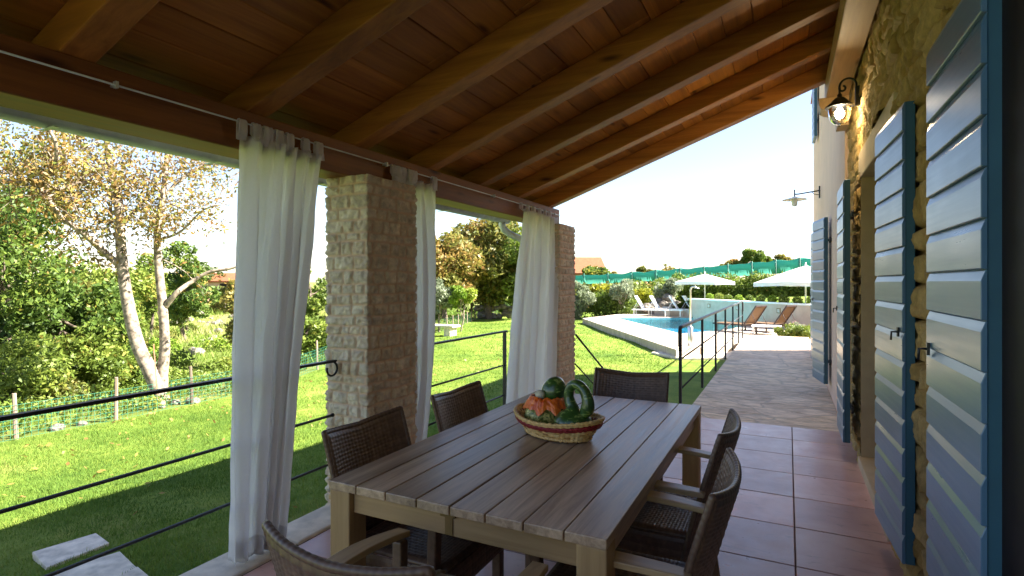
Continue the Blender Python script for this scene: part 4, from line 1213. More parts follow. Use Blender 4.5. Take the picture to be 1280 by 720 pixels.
# ------------------------------------------------------------------ foliage
def leaves(centres, radii, n, size, seed, flat=.0, tone_c=.5, tone_s=.18, shell=.5, droop=0.):
    """leaf-sized folded quads round clump centres; returns vertices, faces, tone"""
    rg = np.random.default_rng(seed)
    C = np.asarray(centres, float); Rr = np.asarray(radii, float)
    w = Rr ** 2; k = rg.choice(len(C), n, p=w / w.sum())
    d = rg.normal(size=(n, 3)); d /= np.linalg.norm(d, axis=1, keepdims=True)
    r = rg.uniform(0, 1, n) ** (1 / 3); r = r * (1 - shell) + shell * (.75 + .25 * r) * rg.uniform(.55, 1.08, n)
    p = C[k] + d * (Rr[k] * r)[:, None] * np.array([1, 1, 1 - flat])
    p[:, 2] -= droop * rg.uniform(0, 1, n)
    a = rg.normal(size=(n, 3)) + d * .3; a /= np.linalg.norm(a, axis=1, keepdims=True)
    q = rg.normal(size=(n, 3)); b = np.cross(a, q); b /= np.linalg.norm(b, axis=1, keepdims=True)
    s = size * rg.uniform(.6, 1.35, n)[:, None]
    V = np.stack([p - a * s, p + b * s * .45, p + a * s, p - b * s * .45], 1).reshape(-1, 3)
    ct = rg.normal(0, tone_s, len(C))
    t = np.clip(tone_c + ct[k] + rg.normal(0, tone_s * .8, n), 0, 1)
    return V, np.arange(4 * n).reshape(-1, 4), t
def clumps(rg, c, rx, ry, rz, n, rmin, rmax, inner=.35):
    d = rg.normal(size=(n, 3)); d /= np.linalg.norm(d, axis=1, keepdims=True)
    r = (inner + (1 - inner) * rg.uniform(0, 1, n) ** .6)[:, None]
    P_ = np.array(c) + d * r * np.array([rx, ry, rz]); return P_, rg.uniform(rmin, rmax, n)
def tree(name, x, y, h, rx, rz_, mat, label, cat, seed, nleaf, size, trunk=.12, crown0=None, group=None, ncl=26, tone=.5, bark='bark_dark', rmul=1.0, ry=None, zb=None):
    z = gz(x, y) if zb is None else zb
    th = thing(name, (x, y, z), label, cat, group)
    rg = np.random.default_rng(seed)
    cz = z + (h - rz_)
    C, Rr = clumps(rg, (x, y, cz), rx * .8, (ry or rx) * .8, rz_ * .82, ncl, rx * .13 * rmul, rx * .46 * rmul)
    C = np.array([x, y, cz]) + (C - np.array([x, y, cz])) * rg.uniform(.72, 1.22, (ncl, 1))
    V, fq, t = leaves(C, Rr, nleaf, size, seed + 1, .1, tone)
    np_mesh('crown', V, fq, M[mat], th, False, {'tone': ('FACE', t)})
    b = MB(); top = Vector((x + rg.normal() * .1, y + rg.normal() * .1, cz + rz_ * .3)); bs = Vector((x, y, z - .2))
    mid = bs.lerp(top, .5) + Vector((rg.normal() * .08 * rx, rg.normal() * .08 * rx, 0))
    pts = smooth([bs, bs.lerp(mid, .5), mid, top], 4); b.tube(pts, list(np.linspace(trunk, trunk * .3, len(pts))), 8)
    for k in range(min(10, ncl)):
        c = Vector(C[k]); s = bs.lerp(top, rg.uniform(.35, .85)); m_ = s.lerp(c, .5) + Vector((0, 0, -.05 * rx))
        b.tube(smooth([s, m_, c], 3), list(np.linspace(trunk * .4, trunk * .1, 7)), 6)
    b.build('trunk', M[bark], th)
    return th
def tree_px(name, px, ytop, d, wpx, mat, label, cat, seed, nleaf, size, ybase=None, hpx=None, **k):
    """a tree standing on the ground at depth d, its top at row ytop, crown wpx wide and hpx tall"""
    p = pd(px, ytop, d); z = k.pop('zb', None); z = gz(p.x, p.y) if z is None else z
    h = p.z - z; rx = wpx * d / F / 2; rz_ = min((hpx * d / F / 2) if hpx else h * .5, h * .55)
    return tree(name, p.x, p.y, h, rx, rz_, mat, label, cat, seed, nleaf, size, zb=z, **k)

# ------------------------------------------------------------------ the twin-stemmed walnut on the lawn edge
WD = 11.3
def wq(px, py, dd=0): return pd(px, py, WD + dd)
wt = thing('walnut_tree', Vector((*wq(203, 513).xy, gz(*wq(203, 513).xy))), 'tall pale-barked tree with two stems and sparse brown autumn leaves', 'tree')
b = MB()
limbs = []
def limb(pts, r0, r1, k=5, n=10):
    P_ = smooth([Vector(p) for p in pts], k); b.tube(P_, list(np.linspace(r0, r1, len(P_)) ** 1.0), n); limbs.append(P_); return P_
bz = wq(203, 513); bz.z = gz(bz.x, bz.y) - .15
limb([bz, wq(200, 492), wq(188, 465), wq(172, 430), wq(161, 385), wq(154, 340), wq(150, 290), wq(148, 250), wq(140, 215, .2), wq(134, 180, .3), wq(138, 120, .3), wq(130, 40, .4)], .165, .035)
limb([wq(203, 505), wq(203, 470, .1), wq(206, 430, .15), wq(203, 380, .2), wq(198, 330, .25), wq(197, 290, .2), wq(203, 250, .2), wq(207, 215, .3), wq(212, 150, .4), wq(220, 60, .5)], .115, .03)
limb([wq(151, 333), wq(130, 315, -.2), wq(105, 292, -.5), wq(78, 272, -.7), wq(60, 250, -.9), wq(40, 235, -1.1), wq(10, 226, -1.2), wq(-40, 232, -1.3)], .07, .025)
limb([wq(205, 385, .2), wq(222, 365, .2), wq(240, 352, .4), wq(262, 340, .5), wq(290, 335, .6), wq(330, 320, .8)], .06, .02)
limb([wq(148, 262), wq(130, 232, -.3), wq(105, 228, -.6), wq(80, 235, -.8), wq(55, 250, -1)], .05, .015)
limb([wq(60, 250, -.9), wq(58, 225, -1), wq(70, 205, -1.2), wq(66, 170, -1.4), wq(30, 130, -1.7)], .06, .02)
limb([wq(150, 285), wq(170, 262, .5), wq(190, 238, .8), wq(215, 195, 1), wq(250, 150, 1.2)], .045, .012)
limb([wq(203, 250, .2), wq(225, 225, .5), wq(262, 205, .8), wq(300, 210, 1), wq(340, 200, 1.2)], .04, .012)
limb([wq(197, 300, .2), wq(225, 290, .1), wq(255, 262, -.2), wq(285, 255, -.3)], .03, .008)
limb([wq(140, 215, .2), wq(110, 190, .5), wq(85, 160, .7), wq(50, 120, 1)], .045, .012)
limb([wq(120, 305, -.35), wq(140, 270, .1), wq(128, 245, .3)], .025, .008)
limb([wq(-20, 228, -1.3), wq(-40, 180, -1.5), wq(-70, 120, -1.8)], .04, .012)
rg = np.random.default_rng(5)
tips = []
for P_ in list(limbs):
    L_ = len(P_)
    for s in range(int(L_ * .30), L_, 2):
        if P_[s].z < 1.9: continue
        for rep in range(2):
            dr = Vector(rg.normal(size=3)) * .5 + Vector((0, 0, .35)); dr.normalize(); ln = rg.uniform(.5, 1.3)
            q1 = P_[s] + dr * ln * .5; q2 = q1 + (dr + Vector(rg.normal(size=3)) * .4).normalized() * ln * .5
            b.tube(smooth([P_[s], q1, q2], 3), list(np.linspace(.013, .004, 7)), 5); tips += [q1, q2, P_[s].lerp(q1, .6)]
            for r2 in range(2):
                d2 = (dr + Vector(rg.normal(size=3)) * .8).normalized(); q3 = q1 + d2 * rg.uniform(.3, .7)
                b.tube([q1, q1.lerp(q3, .5) + Vector((0, 0, -.03)), q3], [.006, .005, .003], 4); tips += [q3, q1.lerp(q3, .5)]
b.build('trunk', M['bark'], wt)
C = np.array([tuple(t_) for t_ in tips])
# leaf density falls off to the right, as the tree is thinning there
rpx = []
keep = rg.uniform(0, 1, len(C)) < np.clip(1.15 - .5 * (C[:, 0] - wq(150, 200).x) / 2.2, .22, 1)
C = C[keep]
V, fq, t_ = leaves(C, np.full(len(C), .27), 12500, .047, 77, 0, .48, .2, .1, .1)
np_mesh('crown', V, fq, M['leaf_walnut'], wt, False, {'tone': ('FACE', t_)})
st_ = MB().bar(wq(198, 512, -.25), wq(192, 430, -.3), .03, .02).build('garden_stake', mat_plain('red_brown_stake', (.36, .16, .09), .8), None)
tag(st_, 'thin reddish stake leaning on the trunk of the twin-stemmed tree', 'stake')

# ------------------------------------------------------------------ bushes and trees past the fence, left
T = tree_px
grp = 'trees and bushes beyond the garden fence'
T('leafy_tree', 8, 205, 14.5, 210, 'leaf_dark', 'dense dark green tree filling the left edge of the view', 'tree', 101, 15000, .085, ncl=44, group=grp, hpx=380, tone=.42)
T('leafy_tree', 78, 300, 13.8, 150, 'leaf_dark', 'dark green bushy tree behind the fence, left of the twin-stemmed trunk', 'tree', 102, 11000, .075, ncl=36, group=grp, hpx=290, tone=.5)
T('bush', 30, 420, 12.4, 150, 'leaf_mid', 'low mid-green bush directly behind the leftmost fence stakes', 'bush', 103, 8000, .06, ncl=30, group=grp)
T('bush', 120, 395, 13.6, 110, 'leaf_mid', 'fresh green bush behind the fence stake left of the trunk', 'bush', 104, 7000, .06, ncl=26, group=grp, tone=.6)
T('bush', 150, 320, 21, 110, 'leaf_mid', 'pale green rounded bush on the slope behind the forked trunk', 'bush', 105, 7000, .09, ncl=26, group=grp, tone=.68)
T('bush', 105, 345, 19, 90, 'leaf_yellow', 'yellow-green bush between the dark tree and the trunk', 'bush', 106, 5000, .08, ncl=20, group=grp, tone=.35)
T('bush', 178, 440, 14.4, 70, 'leaf_dark', 'small dark bush in the fork of the twin-stemmed tree', 'bush', 107, 3500, .06, ncl=18, group=grp, tone=.55)
T('leafy_tree', 232, 295, 30, 72, 'leaf_dark', 'distant dark tree on the slope right of the second stem', 'tree', 108, 5000, .12, ncl=22, group=grp, tone=.55)
T('leafy_tree', 188, 318, 34, 80, 'leaf_mid', 'distant olive-green tree on the slope between the two stems', 'tree', 109, 4000, .14, ncl=20, group=grp, tone=.4)
T('bush', 284, 452, 16.5, 60, 'leaf_mid', 'light green bush behind the fence, beside the nearest curtain', 'bush', 110, 6000, .06, ncl=26, group=grp, tone=.62)
T('bush', 228, 462, 15, 70, 'leaf_mid', 'low green bush behind the fence just right of the trunk', 'bush', 111, 4000, .055, ncl=18, group=grp, tone=.5)
T('leafy_tree', 318, 335, 20, 90, 'leaf_yellow', 'yellow-leaved tree half hidden by the nearest curtain', 'tree', 112, 5000, .085, ncl=24, group=grp, tone=.6)
T('bush', 385, 385, 17, 90, 'leaf_mid', 'green bush seen in the gap between nearest curtain and pillar', 'bush', 113, 5000, .07, ncl=22, group=grp, tone=.45)
T('leafy_tree', 392, 322, 36, 70, 'leaf_mid', 'tree beyond the fence seen between nearest curtain and pillar', 'tree', 116, 3500, .13, ncl=22, group=grp, tone=.5)
T('bush', 60, 470, 12.2, 90, 'leaf_yellow', 'small yellow-green bush at the foot of the dark trees', 'bush', 114, 3500, .05, ncl=18, group=grp, tone=.25)
T('leafy_tree', 8, 128, 16.5, 210, 'leaf_yellow', 'tall yellow-brown tree behind the dark one at the extreme left edge', 'tree', 115, 7500, .075, ncl=46, group=grp, hpx=210, tone=.55)
for i in range(26):                         # hedgerow and scrub along the far slope
    px = -60 + i * 17 + R.uniform(-6, 6); d = R.uniform(48, 80)
    p = pd(px, 350, d); h = R.uniform(1.6, 3.8)
    tree('scrub_bush', p.x, p.y, h, R.uniform(1.6, 3.2), h * .55, R.choice(['leaf_mid', 'leaf_dark', 'leaf_yellow']), 'far scrub bush in the hedgerow on the slope beyond the fence', 'bush', 300 + i, 900, .22, .1, group='scrub bushes along the far slope', ncl=10, tone=R.uniform(.35, .6))
# low scrub on the slope nearer
for i in range(34):
    px = R.choice((R.uniform(95, 205), R.uniform(95, 300), R.uniform(300, 400), R.uniform(300, 400))); d = R.uniform(19, 46); p = pd(px, 400, d); h = R.uniform(.4, 1.1)
    tree('scrub_bush', p.x, p.y, h, R.uniform(.5, 1.4), h * .55, R.choice(['leaf_mid', 'leaf_lime', 'leaf_yellow', 'leaf_mid']), 'low scrub bush scattered over the grassy slope beyond the fence', 'bush', 400 + i, 700, .075, .03, group='low scrub on the grassy slope', ncl=9, tone=R.uniform(.35, .65))
# rough growth on the far side of the fence: too many plants to count
rg = np.random.default_rng(31); cs = []; rs = []
for (x, y) in resample(FENCE[:5], .16, 0):
    if y < 0 or y > 40: continue
    for k in range(4):
        s_ = rg.uniform(.12, 2.6); cs.append((x - s_, y + rg.normal() * .1, gz(x - s_, y) + rg.uniform(.02, .12 + .14 * s_))); rs.append(rg.uniform(.10, .26))
V, fq, t_ = leaves(cs, rs, 42000, .038, 33, .1, .5, .2, .2)
tag(np_mesh('undergrowth', V, fq, M['leaf_mid'], None, False, {'tone': ('FACE', t_)}), 'rough green undergrowth along the outer side of the garden fence', 'undergrowth', kind='stuff')
n = 90000; x = rg.uniform(-60, -11, n); y = rg.uniform(0, 55, n); k = (fence_dist(x, y) > .3) & (rg.uniform(0, 1, n) < 1.2 - np.hypot(x, y) / 75); x, y = x[k], y[k]; n = len(x); z = ground(x, y)
ds = np.hypot(x, y); h = rg.uniform(.10, .34, n) * (.4 + fbm(x * .5, y * .5, 3, 8)) * (1 + ds / 60); a = rg.uniform(0, 6.283, n); w_ = .006 + ds * .0007; ln = h * rg.uniform(.2, .8, n)
V = np.stack([np.stack([x - np.cos(a) * w_, y - np.sin(a) * w_, z], -1), np.stack([x + np.cos(a) * w_, y + np.sin(a) * w_, z], -1), np.stack([x + np.sin(a) * ln, y + np.cos(a) * ln, z + h], -1)], 1).reshape(-1, 3)
tag(np_mesh('meadow_grass', V, np.arange(len(V)).reshape(-1, 3), M['blade'], None, False, {'tone': ('FACE', np.clip(.2 + .9 * fbm(x * .25, y * .25, 4, 18) + rg.normal(0, .1, n), 0, 1))}), 'long rough meadow grass on the slope beyond the fence', 'grass', kind='stuff')
rg = np.random.default_rng(63); n = 420
x = rg.normal(-8.6, 1.5, n).clip(-10.5, -4); y = rg.uniform(2.5, 13, n); z = ground(x, y) + rg.uniform(.03, .05, n); a = rg.uniform(0, 6.283, n); s_ = rg.uniform(.022, .045, n)
ex = np.stack([np.cos(a) * s_, np.sin(a) * s_, rg.normal(0, .012, n)], -1); ey = np.stack([-np.sin(a) * s_ * .5, np.cos(a) * s_ * .5, rg.normal(0, .012, n)], -1); p = np.stack([x, y, z], -1)
tag(np_mesh('fallen_leaves', np.stack([p - ex, p + ey, p + ex, p - ey], 1).reshape(-1, 3), np.arange(4 * n).reshape(-1, 4), M['leaf_walnut'], None, False, {'tone': ('FACE', rg.uniform(.2, 1, n))}), 'scattered brown fallen leaves on the lawn under the autumn tree', 'fallen leaves', kind='stuff')
def rock(x, y, z, r, seed, label, group, sq=.6):
    V, fq = lumpy((x, y, z + r * .2), r, r * .8, r * sq, seed, .28, 2.4, 18, 12)
    o = np_mesh('rock', V - np.array([x, y, z]), fq, M['rock'], None, False); o.location = (x, y, z)
    return tag(o, label, 'rock', group)
for i in range(30):
    px = R.uniform(212, 300) if i < 34 else R.uniform(100, 300)
    py = R.choice([405, 412, 425, 440, 398]) + R.uniform(-4, 4)
    p = pg(px, py); rock(p.x, p.y, p.z, R.uniform(.15, .42), 500 + i, 'pale field stone lying on the grassy slope beyond the fence', 'field stones on the slope')
for i in range(9):
    x, y = -10.95 + R.uniform(-.2, .1), R.uniform(3.2, 9.5); rock(x, y, gz(x, y), R.uniform(.06, .15), 560 + i, 'small pale stone at the foot of the wire fence', 'stones at the fence foot', .5)

# house far left, roof just showing
def cottage(px, d, w, dp, wall_h, roof_h, zb, rot, label, wallm, side=0):
    p = pd(px, 353, d); th = thing('farm_house', (p.x, p.y, zb), label, 'house')
    c, s = math.cos(rot), math.sin(rot)
    L = lambda x, y, z: (p.x + x * c - y * s, p.y + x * s + y * c, zb + z)
    b = MB(); x0, x1, y0, y1 = -w / 2, w / 2, -dp / 2, dp / 2
    b.add([L(x0, y0, -1), L(x1, y0, -1), L(x1, y1, -1), L(x0, y1, -1), L(x0, y0, wall_h), L(x1, y0, wall_h), L(x1, y1, wall_h), L(x0, y1, wall_h), L(x0, 0, wall_h + roof_h * .9), L(x1, 0, wall_h + roof_h * .9)],
          [(0, 1, 5, 4), (1, 2, 6, 9, 5), (2, 3, 7, 6), (3, 0, 4, 8, 7)])
    b.build('wall', wallm, th)
    e = .35; b = MB()
    for sg in (-1, 1):
        vs = [L(x0 - e, sg * (dp / 2 + e), wall_h - .1), L(x1 + e, sg * (dp / 2 + e), wall_h - .1), L(x1 + e, 0, wall_h + roof_h), L(x0 - e, 0, wall_h + roof_h)]
        vs += [(v[0], v[1], v[2] + .18) for v in vs]
        b.add(vs, [(0, 1, 2, 3), (7, 6, 5, 4), (0, 4, 5, 1), (1, 5, 6, 2), (2, 6, 7, 3), (3, 7, 4, 0)])
    b.build('roof', M['roof_tile'], th)
    for k in range(3):
        b = MB(); xx = x0 + w * (k + .5) / 3
        b.add([L(xx - .45, y0 - .03, wall_h * .3), L(xx + .45, y0 - .03, wall_h * .3), L(xx + .45, y0 - .03, wall_h * .8), L(xx - .45, y0 - .03, wall_h * .8), L(xx - .45, y0 + .05, wall_h * .3), L(xx + .45, y0 + .05, wall_h * .3), L(xx + .45, y0 + .05, wall_h * .8), L(xx - .45, y0 + .05, wall_h * .8)],
              [(0, 1, 2, 3), (0, 4, 5, 1), (1, 5, 6, 2), (2, 6, 7, 3), (3, 7, 4, 0)])
        b.build('window', M['black_wood'], th)
pk = mat_plain('pink_render', (.42, .30, .24), .9)
cottage(296, 75, 11, 7, 1.3, 1.0, .3, YAW, 'distant pinkish farmhouse on the slope beside the nearest curtain', pk)
cottage(703, 62, 8.0, 8, 1.5, 1.75, .9, YAW, 'distant house with an orange tiled roof right of the far pillar', pk)

# ------------------------------------------------------------------ centre: trees at the far end of the lawn
grp2 = 'big trees at the far end of the lawn'
T('lime_tree', 556, 288, 33, 95, 'leaf_rust', 'broad rusty-leaved tree at the far lawn end beside the narrow curtain', 'tree', 601, 11000, .15, .22, ncl=40, group=grp2, hpx=120, trunk=.2)
T('lime_tree', 612, 266, 37, 120, 'leaf_yellow', 'tall yellow-green tree at the far lawn end with a dark trunk', 'tree', 602, 15000, .16, ncl=50, group=grp2, hpx=120, trunk=.28)
T('lime_tree', 655, 283, 36, 90, 'leaf_mid', 'green tree at the far lawn end partly behind the long curtain', 'tree', 603, 10000, .15, ncl=36, group=grp2, hpx=100, trunk=.22)
T('lime_tree', 590, 275, 44, 110, 'leaf_mid', 'darker green tree standing behind the two broad lawn-end trees', 'tree', 604, 10000, .17, ncl=40, group=grp2, hpx=150, tone=.4)
T('lime_tree', 520, 262, 40, 100, 'leaf_yellow', 'yellowing tree at the far lawn end hidden behind the narrow curtain', 'tree', 605, 9000, .16, ncl=36, group=grp2, hpx=140)
for i, (px, yt, w_, m_, lb) in enumerate(((530, 372, 60, 'leaf_dark', 'dark shrub under the far lawn-end trees beside the narrow curtain'), (640, 372, 46, 'leaf_dark', 'dark shrub under the far trees beside the long curtain'), (470, 340, 90, 'leaf_mid', 'green shrub mass behind the nearer pillar'))):
    T('shrub', px, yt, 40, w_, m_, lb, 'shrub', 620 + i, 3500, .12, ncl=18, tone=.4)
T('olive_tree', 549, 352, 25, 46, 'leaf_olive', 'grey-green young olive tree beside the lime-green sapling at the fence', 'tree', 610, 3500, .07, ncl=22, trunk=.05, bark='bark', hpx=52)
T('sapling', 575, 354, 25, 42, 'leaf_lime', 'bright lime-green sapling with a pale stem near the fence', 'tree', 611, 3200, .075, ncl=16, trunk=.04, bark='bark', hpx=36, tone=.55)
p = pg(545, 420); bn = thing('garden_bench', p, 'low pale stone bench at the lawn edge under the young olive', 'bench')
b = MB(); b.box(p.x - 1.0, p.x + 1.0, p.y - .3, p.y + .3, p.z + .38, p.z + .46); b.build('seat', M['slab'], bn, .01)
for s in (-.7, .7):
    b = MB(); b.box(p.x + s - .15, p.x + s + .15, p.y - .25, p.y + .25, p.z - .1, p.z + .379); b.build('leg', M['slab'], bn, .01)
dw = thing('dry_stone_wall', pg(625, 398), 'low dry stone wall under the far lawn-end trees', 'wall')
b0 = pg(596, 399); b1 = pg(668, 397)
for i in range(40):
    q = b0.lerp(b1, R.random()); hh = R.uniform(0, .75); V, fq = lumpy((q.x, q.y + R.uniform(-.15, .15), gz(q.x, q.y) + .1 + hh), R.uniform(.2, .36), .25, R.uniform(.12, .2), 650 + i, .2, 2.4, 12, 8)
    np_mesh('stone', V, fq, M['rock'], dw, False)

# ------------------------------------------------------------------ right: shrubs, screen fence, trees behind
grp3 = 'shrubs at the lawn end behind the pool'
T('olive_tree', 724, 352, 31, 42, 'leaf_olive', 'grey-green olive shrub beside the far pillar, left of the gold shrub', 'tree', 701, 4000, .08, ncl=20, trunk=.04, bark='bark')
T('gold_shrub', 751, 354, 32.5, 48, 'leaf_gold', 'bright yellow-leaved shrub between two olive trees behind the pool', 'shrub', 702, 5000, .09, ncl=26, trunk=.05, hpx=28, tone=.6)
T('hedge_shrub', 758, 366, 31.4, 84, 'leaf_mid', 'dark green low hedge shrub under the yellow one', 'shrub', 703, 6500, .08, ncl=36, group=grp3, tone=.32, ry=1.0)
T('olive_tree', 776, 350, 30.5, 40, 'leaf_olive', 'small olive tree with a bare pale stem behind the pool', 'tree', 704, 2600, .08, ncl=18, trunk=.045, bark='bark', hpx=30)
T('gold_shrub', 800, 360, 34, 50, 'leaf_gold', 'yellow-green shrub right of the bare-stemmed olive', 'shrub', 705, 4500, .09, ncl=24, trunk=.05, tone=.4)
T('hedge_shrub', 815, 351, 37, 70, 'leaf_mid', 'mid-green shrub behind the stone heap and white sunbeds', 'shrub', 706, 5000, .1, ncl=26, group=grp3, tone=.55)
T('hedge_shrub', 712, 375, 31, 40, 'leaf_olive', 'dull grey-green shrub low beside the far pillar', 'shrub', 707, 3000, .07, ncl=16, group=grp3, tone=.3)
p = pd(836, 352, 31); T('olive_tree', 836, 348, 31.5, 38, 'leaf_olive', 'olive tree above the stone heap behind the white sunbeds', 'tree', 708, 2600, .08, ncl=18, trunk=.045, bark='bark', hpx=30)
# heap of pale stones
hp = 'pale stones heaped behind the white sunbeds'
for i in range(34):
    px = R.uniform(806, 864); d = R.uniform(30.5, 32); pp = pd(px, 378, d); zz = -.35 + R.uniform(0, 1) ** 1.0 * .95 * (1 - abs(px - 838) / 60)
    rock(pp.x, pp.y, zz, R.uniform(.18, .38), 720 + i, 'pale weathered stone in the heap behind the white sunbeds', hp, .7)
# hedge along the screen
hd = thing('clipped_hedge', pd(930, 360, 36), 'long dark green hedge along the upper lawn below the green screen', 'hedge')
rg = np.random.default_rng(9); cs = []
for i in range(120):
    f = i / 119; px = 842 + f * 210; d = 37 - f * 7; pp = pd(px, 353, d); zt_ = pd(px, 343.5 - f * 1.5, d).z
    for k in range(2): cs.append((pp.x + rg.normal() * .2, pp.y + rg.normal() * .25, upz(pp.x, pp.y) + .3 + (zt_ - upz(pp.x, pp.y) - .55) * rg.uniform(0, 1)))
V, fq, t_ = leaves(cs, np.full(len(cs), .5), 22000, .10, 91, 0, .45, .16, .5); np_mesh('foliage', V, fq, M['leaf_mid'], hd, False, {'tone': ('FACE', t_)})
# tall loose hedge behind it, from the shrubs rising to the right
hd2 = thing('loose_hedge', pd(900, 350, 41), 'loose yellow-green hedge below the green screen, behind the clipped one', 'hedge')
cs = []
for i in range(150):
    f = i / 149; px = 722 + f * 320; d = 43 - f * 5; pp = pd(px, 353, d); zt_ = pd(px, 357 - f * 22 * f, d).z
    zb_ = upz(pp.x, pp.y)
    for k in range(3): cs.append((pp.x + rg.normal() * .35, pp.y + rg.normal() * .35, zb_ + max(.3, (zt_ - zb_ - .4)) * rg.uniform(0, 1)))
V, fq, t_ = leaves(cs, np.full(len(cs), .7), 26000, .13, 92, 0, .45, .2, .5); np_mesh('foliage', V, fq, M['leaf_yellow'], hd2, False, {'tone': ('FACE', t_)})
# green shade-net screen
sc_ = thing('screen_fence', pd(860, 345, 44), 'long green shade-net screen fence on posts behind the hedges', 'fence')
xs_ = np.linspace(700, 1060, 13)
tops = np.interp(xs_, [700, 760, 860, 1010, 1060], [344, 342, 334.5, 321.5, 316]); bots = np.interp(xs_, [700, 760, 860, 1010, 1060], [356, 354, 349, 340, 336])
dep = np.interp(xs_, [700, 1060], [47, 42])
for i in range(12):
    vs = []; fs = []; nn_ = 12
    for k in range(nn_ + 1):
        f = k / nn_; px = xs_[i] + (xs_[i + 1] - xs_[i]) * f; d = dep[i] + (dep[i + 1] - dep[i]) * f
        sg = .10 * math.sin(math.pi * f) + .03 * math.sin(f * 9 + i)
        a_ = pd(px, tops[i] + (tops[i + 1] - tops[i]) * f, d); c_ = pd(px, bots[i] + (bots[i + 1] - bots[i]) * f, d); a_.z -= sg
        m_ = (a_ + c_) / 2 + Vector((0, sg * 1.2, 0)); vs += [a_, m_, c_]
    for k in range(nn_):
        for q in range(2): fs.append((k * 3 + q, k * 3 + q + 1, (k + 1) * 3 + q + 1, (k + 1) * 3 + q))
    b = MB(); b.add(vs, fs, True); o = b.build('net_panel', M['net'], sc_); m = o.modifiers.new('thickness', 'SOLIDIFY'); m.thickness = .004
for i in range(13):
    a_ = pd(xs_[i], tops[i] - 1.2, dep[i]); b = MB(); b.tube([(a_.x, a_.y, upz(a_.x, a_.y) - 1), (a_.x, a_.y, a_.z)], .035, 8); b.build('post', M['wire'], sc_)
grp4 = 'trees beyond the green screen'
T('garden_tree', 741, 327, 54, 40, 'leaf_dark', 'round dark tree in front of the orange-roofed house', 'tree', 801, 5000, .17, ncl=26, group=grp4, hpx=32, tone=.62)
T('garden_tree', 806, 331, 58, 30, 'leaf_yellow', 'small yellow-green treetop above the left part of the screen', 'tree', 802, 3000, .17, ncl=18, group=grp4, hpx=26, tone=.4)
T('garden_tree', 835, 330, 60, 30, 'leaf_rust', 'thin brownish treetop above the screen, left of the parasol', 'tree', 803, 1100, .17, ncl=16, group=grp4, hpx=26, tone=.4)
T('garden_tree', 938, 311, 56, 30, 'leaf_dark', 'dark green treetop rising highest above the screen', 'tree', 804, 3600, .17, ncl=18, group=grp4, hpx=26, tone=.6)
T('garden_tree', 955, 313, 57, 26, 'leaf_mid', 'mid-green treetop beside the highest one above the screen', 'tree', 805, 2600, .16, ncl=14, group=grp4, hpx=24, tone=.4)
T('garden_tree', 915, 323, 57, 34, 'leaf_yellow', 'low yellowish treetop above the screen between the parasols', 'tree', 806, 2600, .17, ncl=16, group=grp4, hpx=20, tone=.5)
T('garden_tree', 978, 320, 57, 34, 'leaf_yellow', 'low yellowish treetop above the screen beside the house corner', 'tree', 807, 2600, .17, ncl=16, group=grp4, hpx=20, tone=.55)
T('garden_tree', 770, 341, 60, 24, 'leaf_rust', 'faint low reddish treetop right of the orange-roofed house', 'tree', 808, 1300, .17, ncl=12, group=grp4, hpx=14, tone=.4)

# ------------------------------------------------------------------ box balls on the upper lawn edge
for i in range(13):
    q = wp(.5 + i * .72, .62 + R.uniform(-.05, .05)); r = R.uniform(.19, .25); z = upz(q.x, q.y)
    th = thing('box_ball', (q.x, q.y, z), 'small clipped green ball shrub in the row above the retaining wall', 'shrub', 'clipped ball shrubs above the retaining wall')
    V, fq, t_ = leaves([(q.x, q.y, z + r * .8)], [r], 900, .03, 900 + i, .1, .5, .12, .8)
    np_mesh('foliage', V, fq, M['leaf_mid' if i % 3 else 'leaf_lime'], th, False, {'tone': ('FACE', t_)})
    b = MB(); b.tube([(q.x, q.y, z - .05), (q.x, q.y, z + r * .8)], .02, 6); b.build('stem', M['bark_dark'], th)

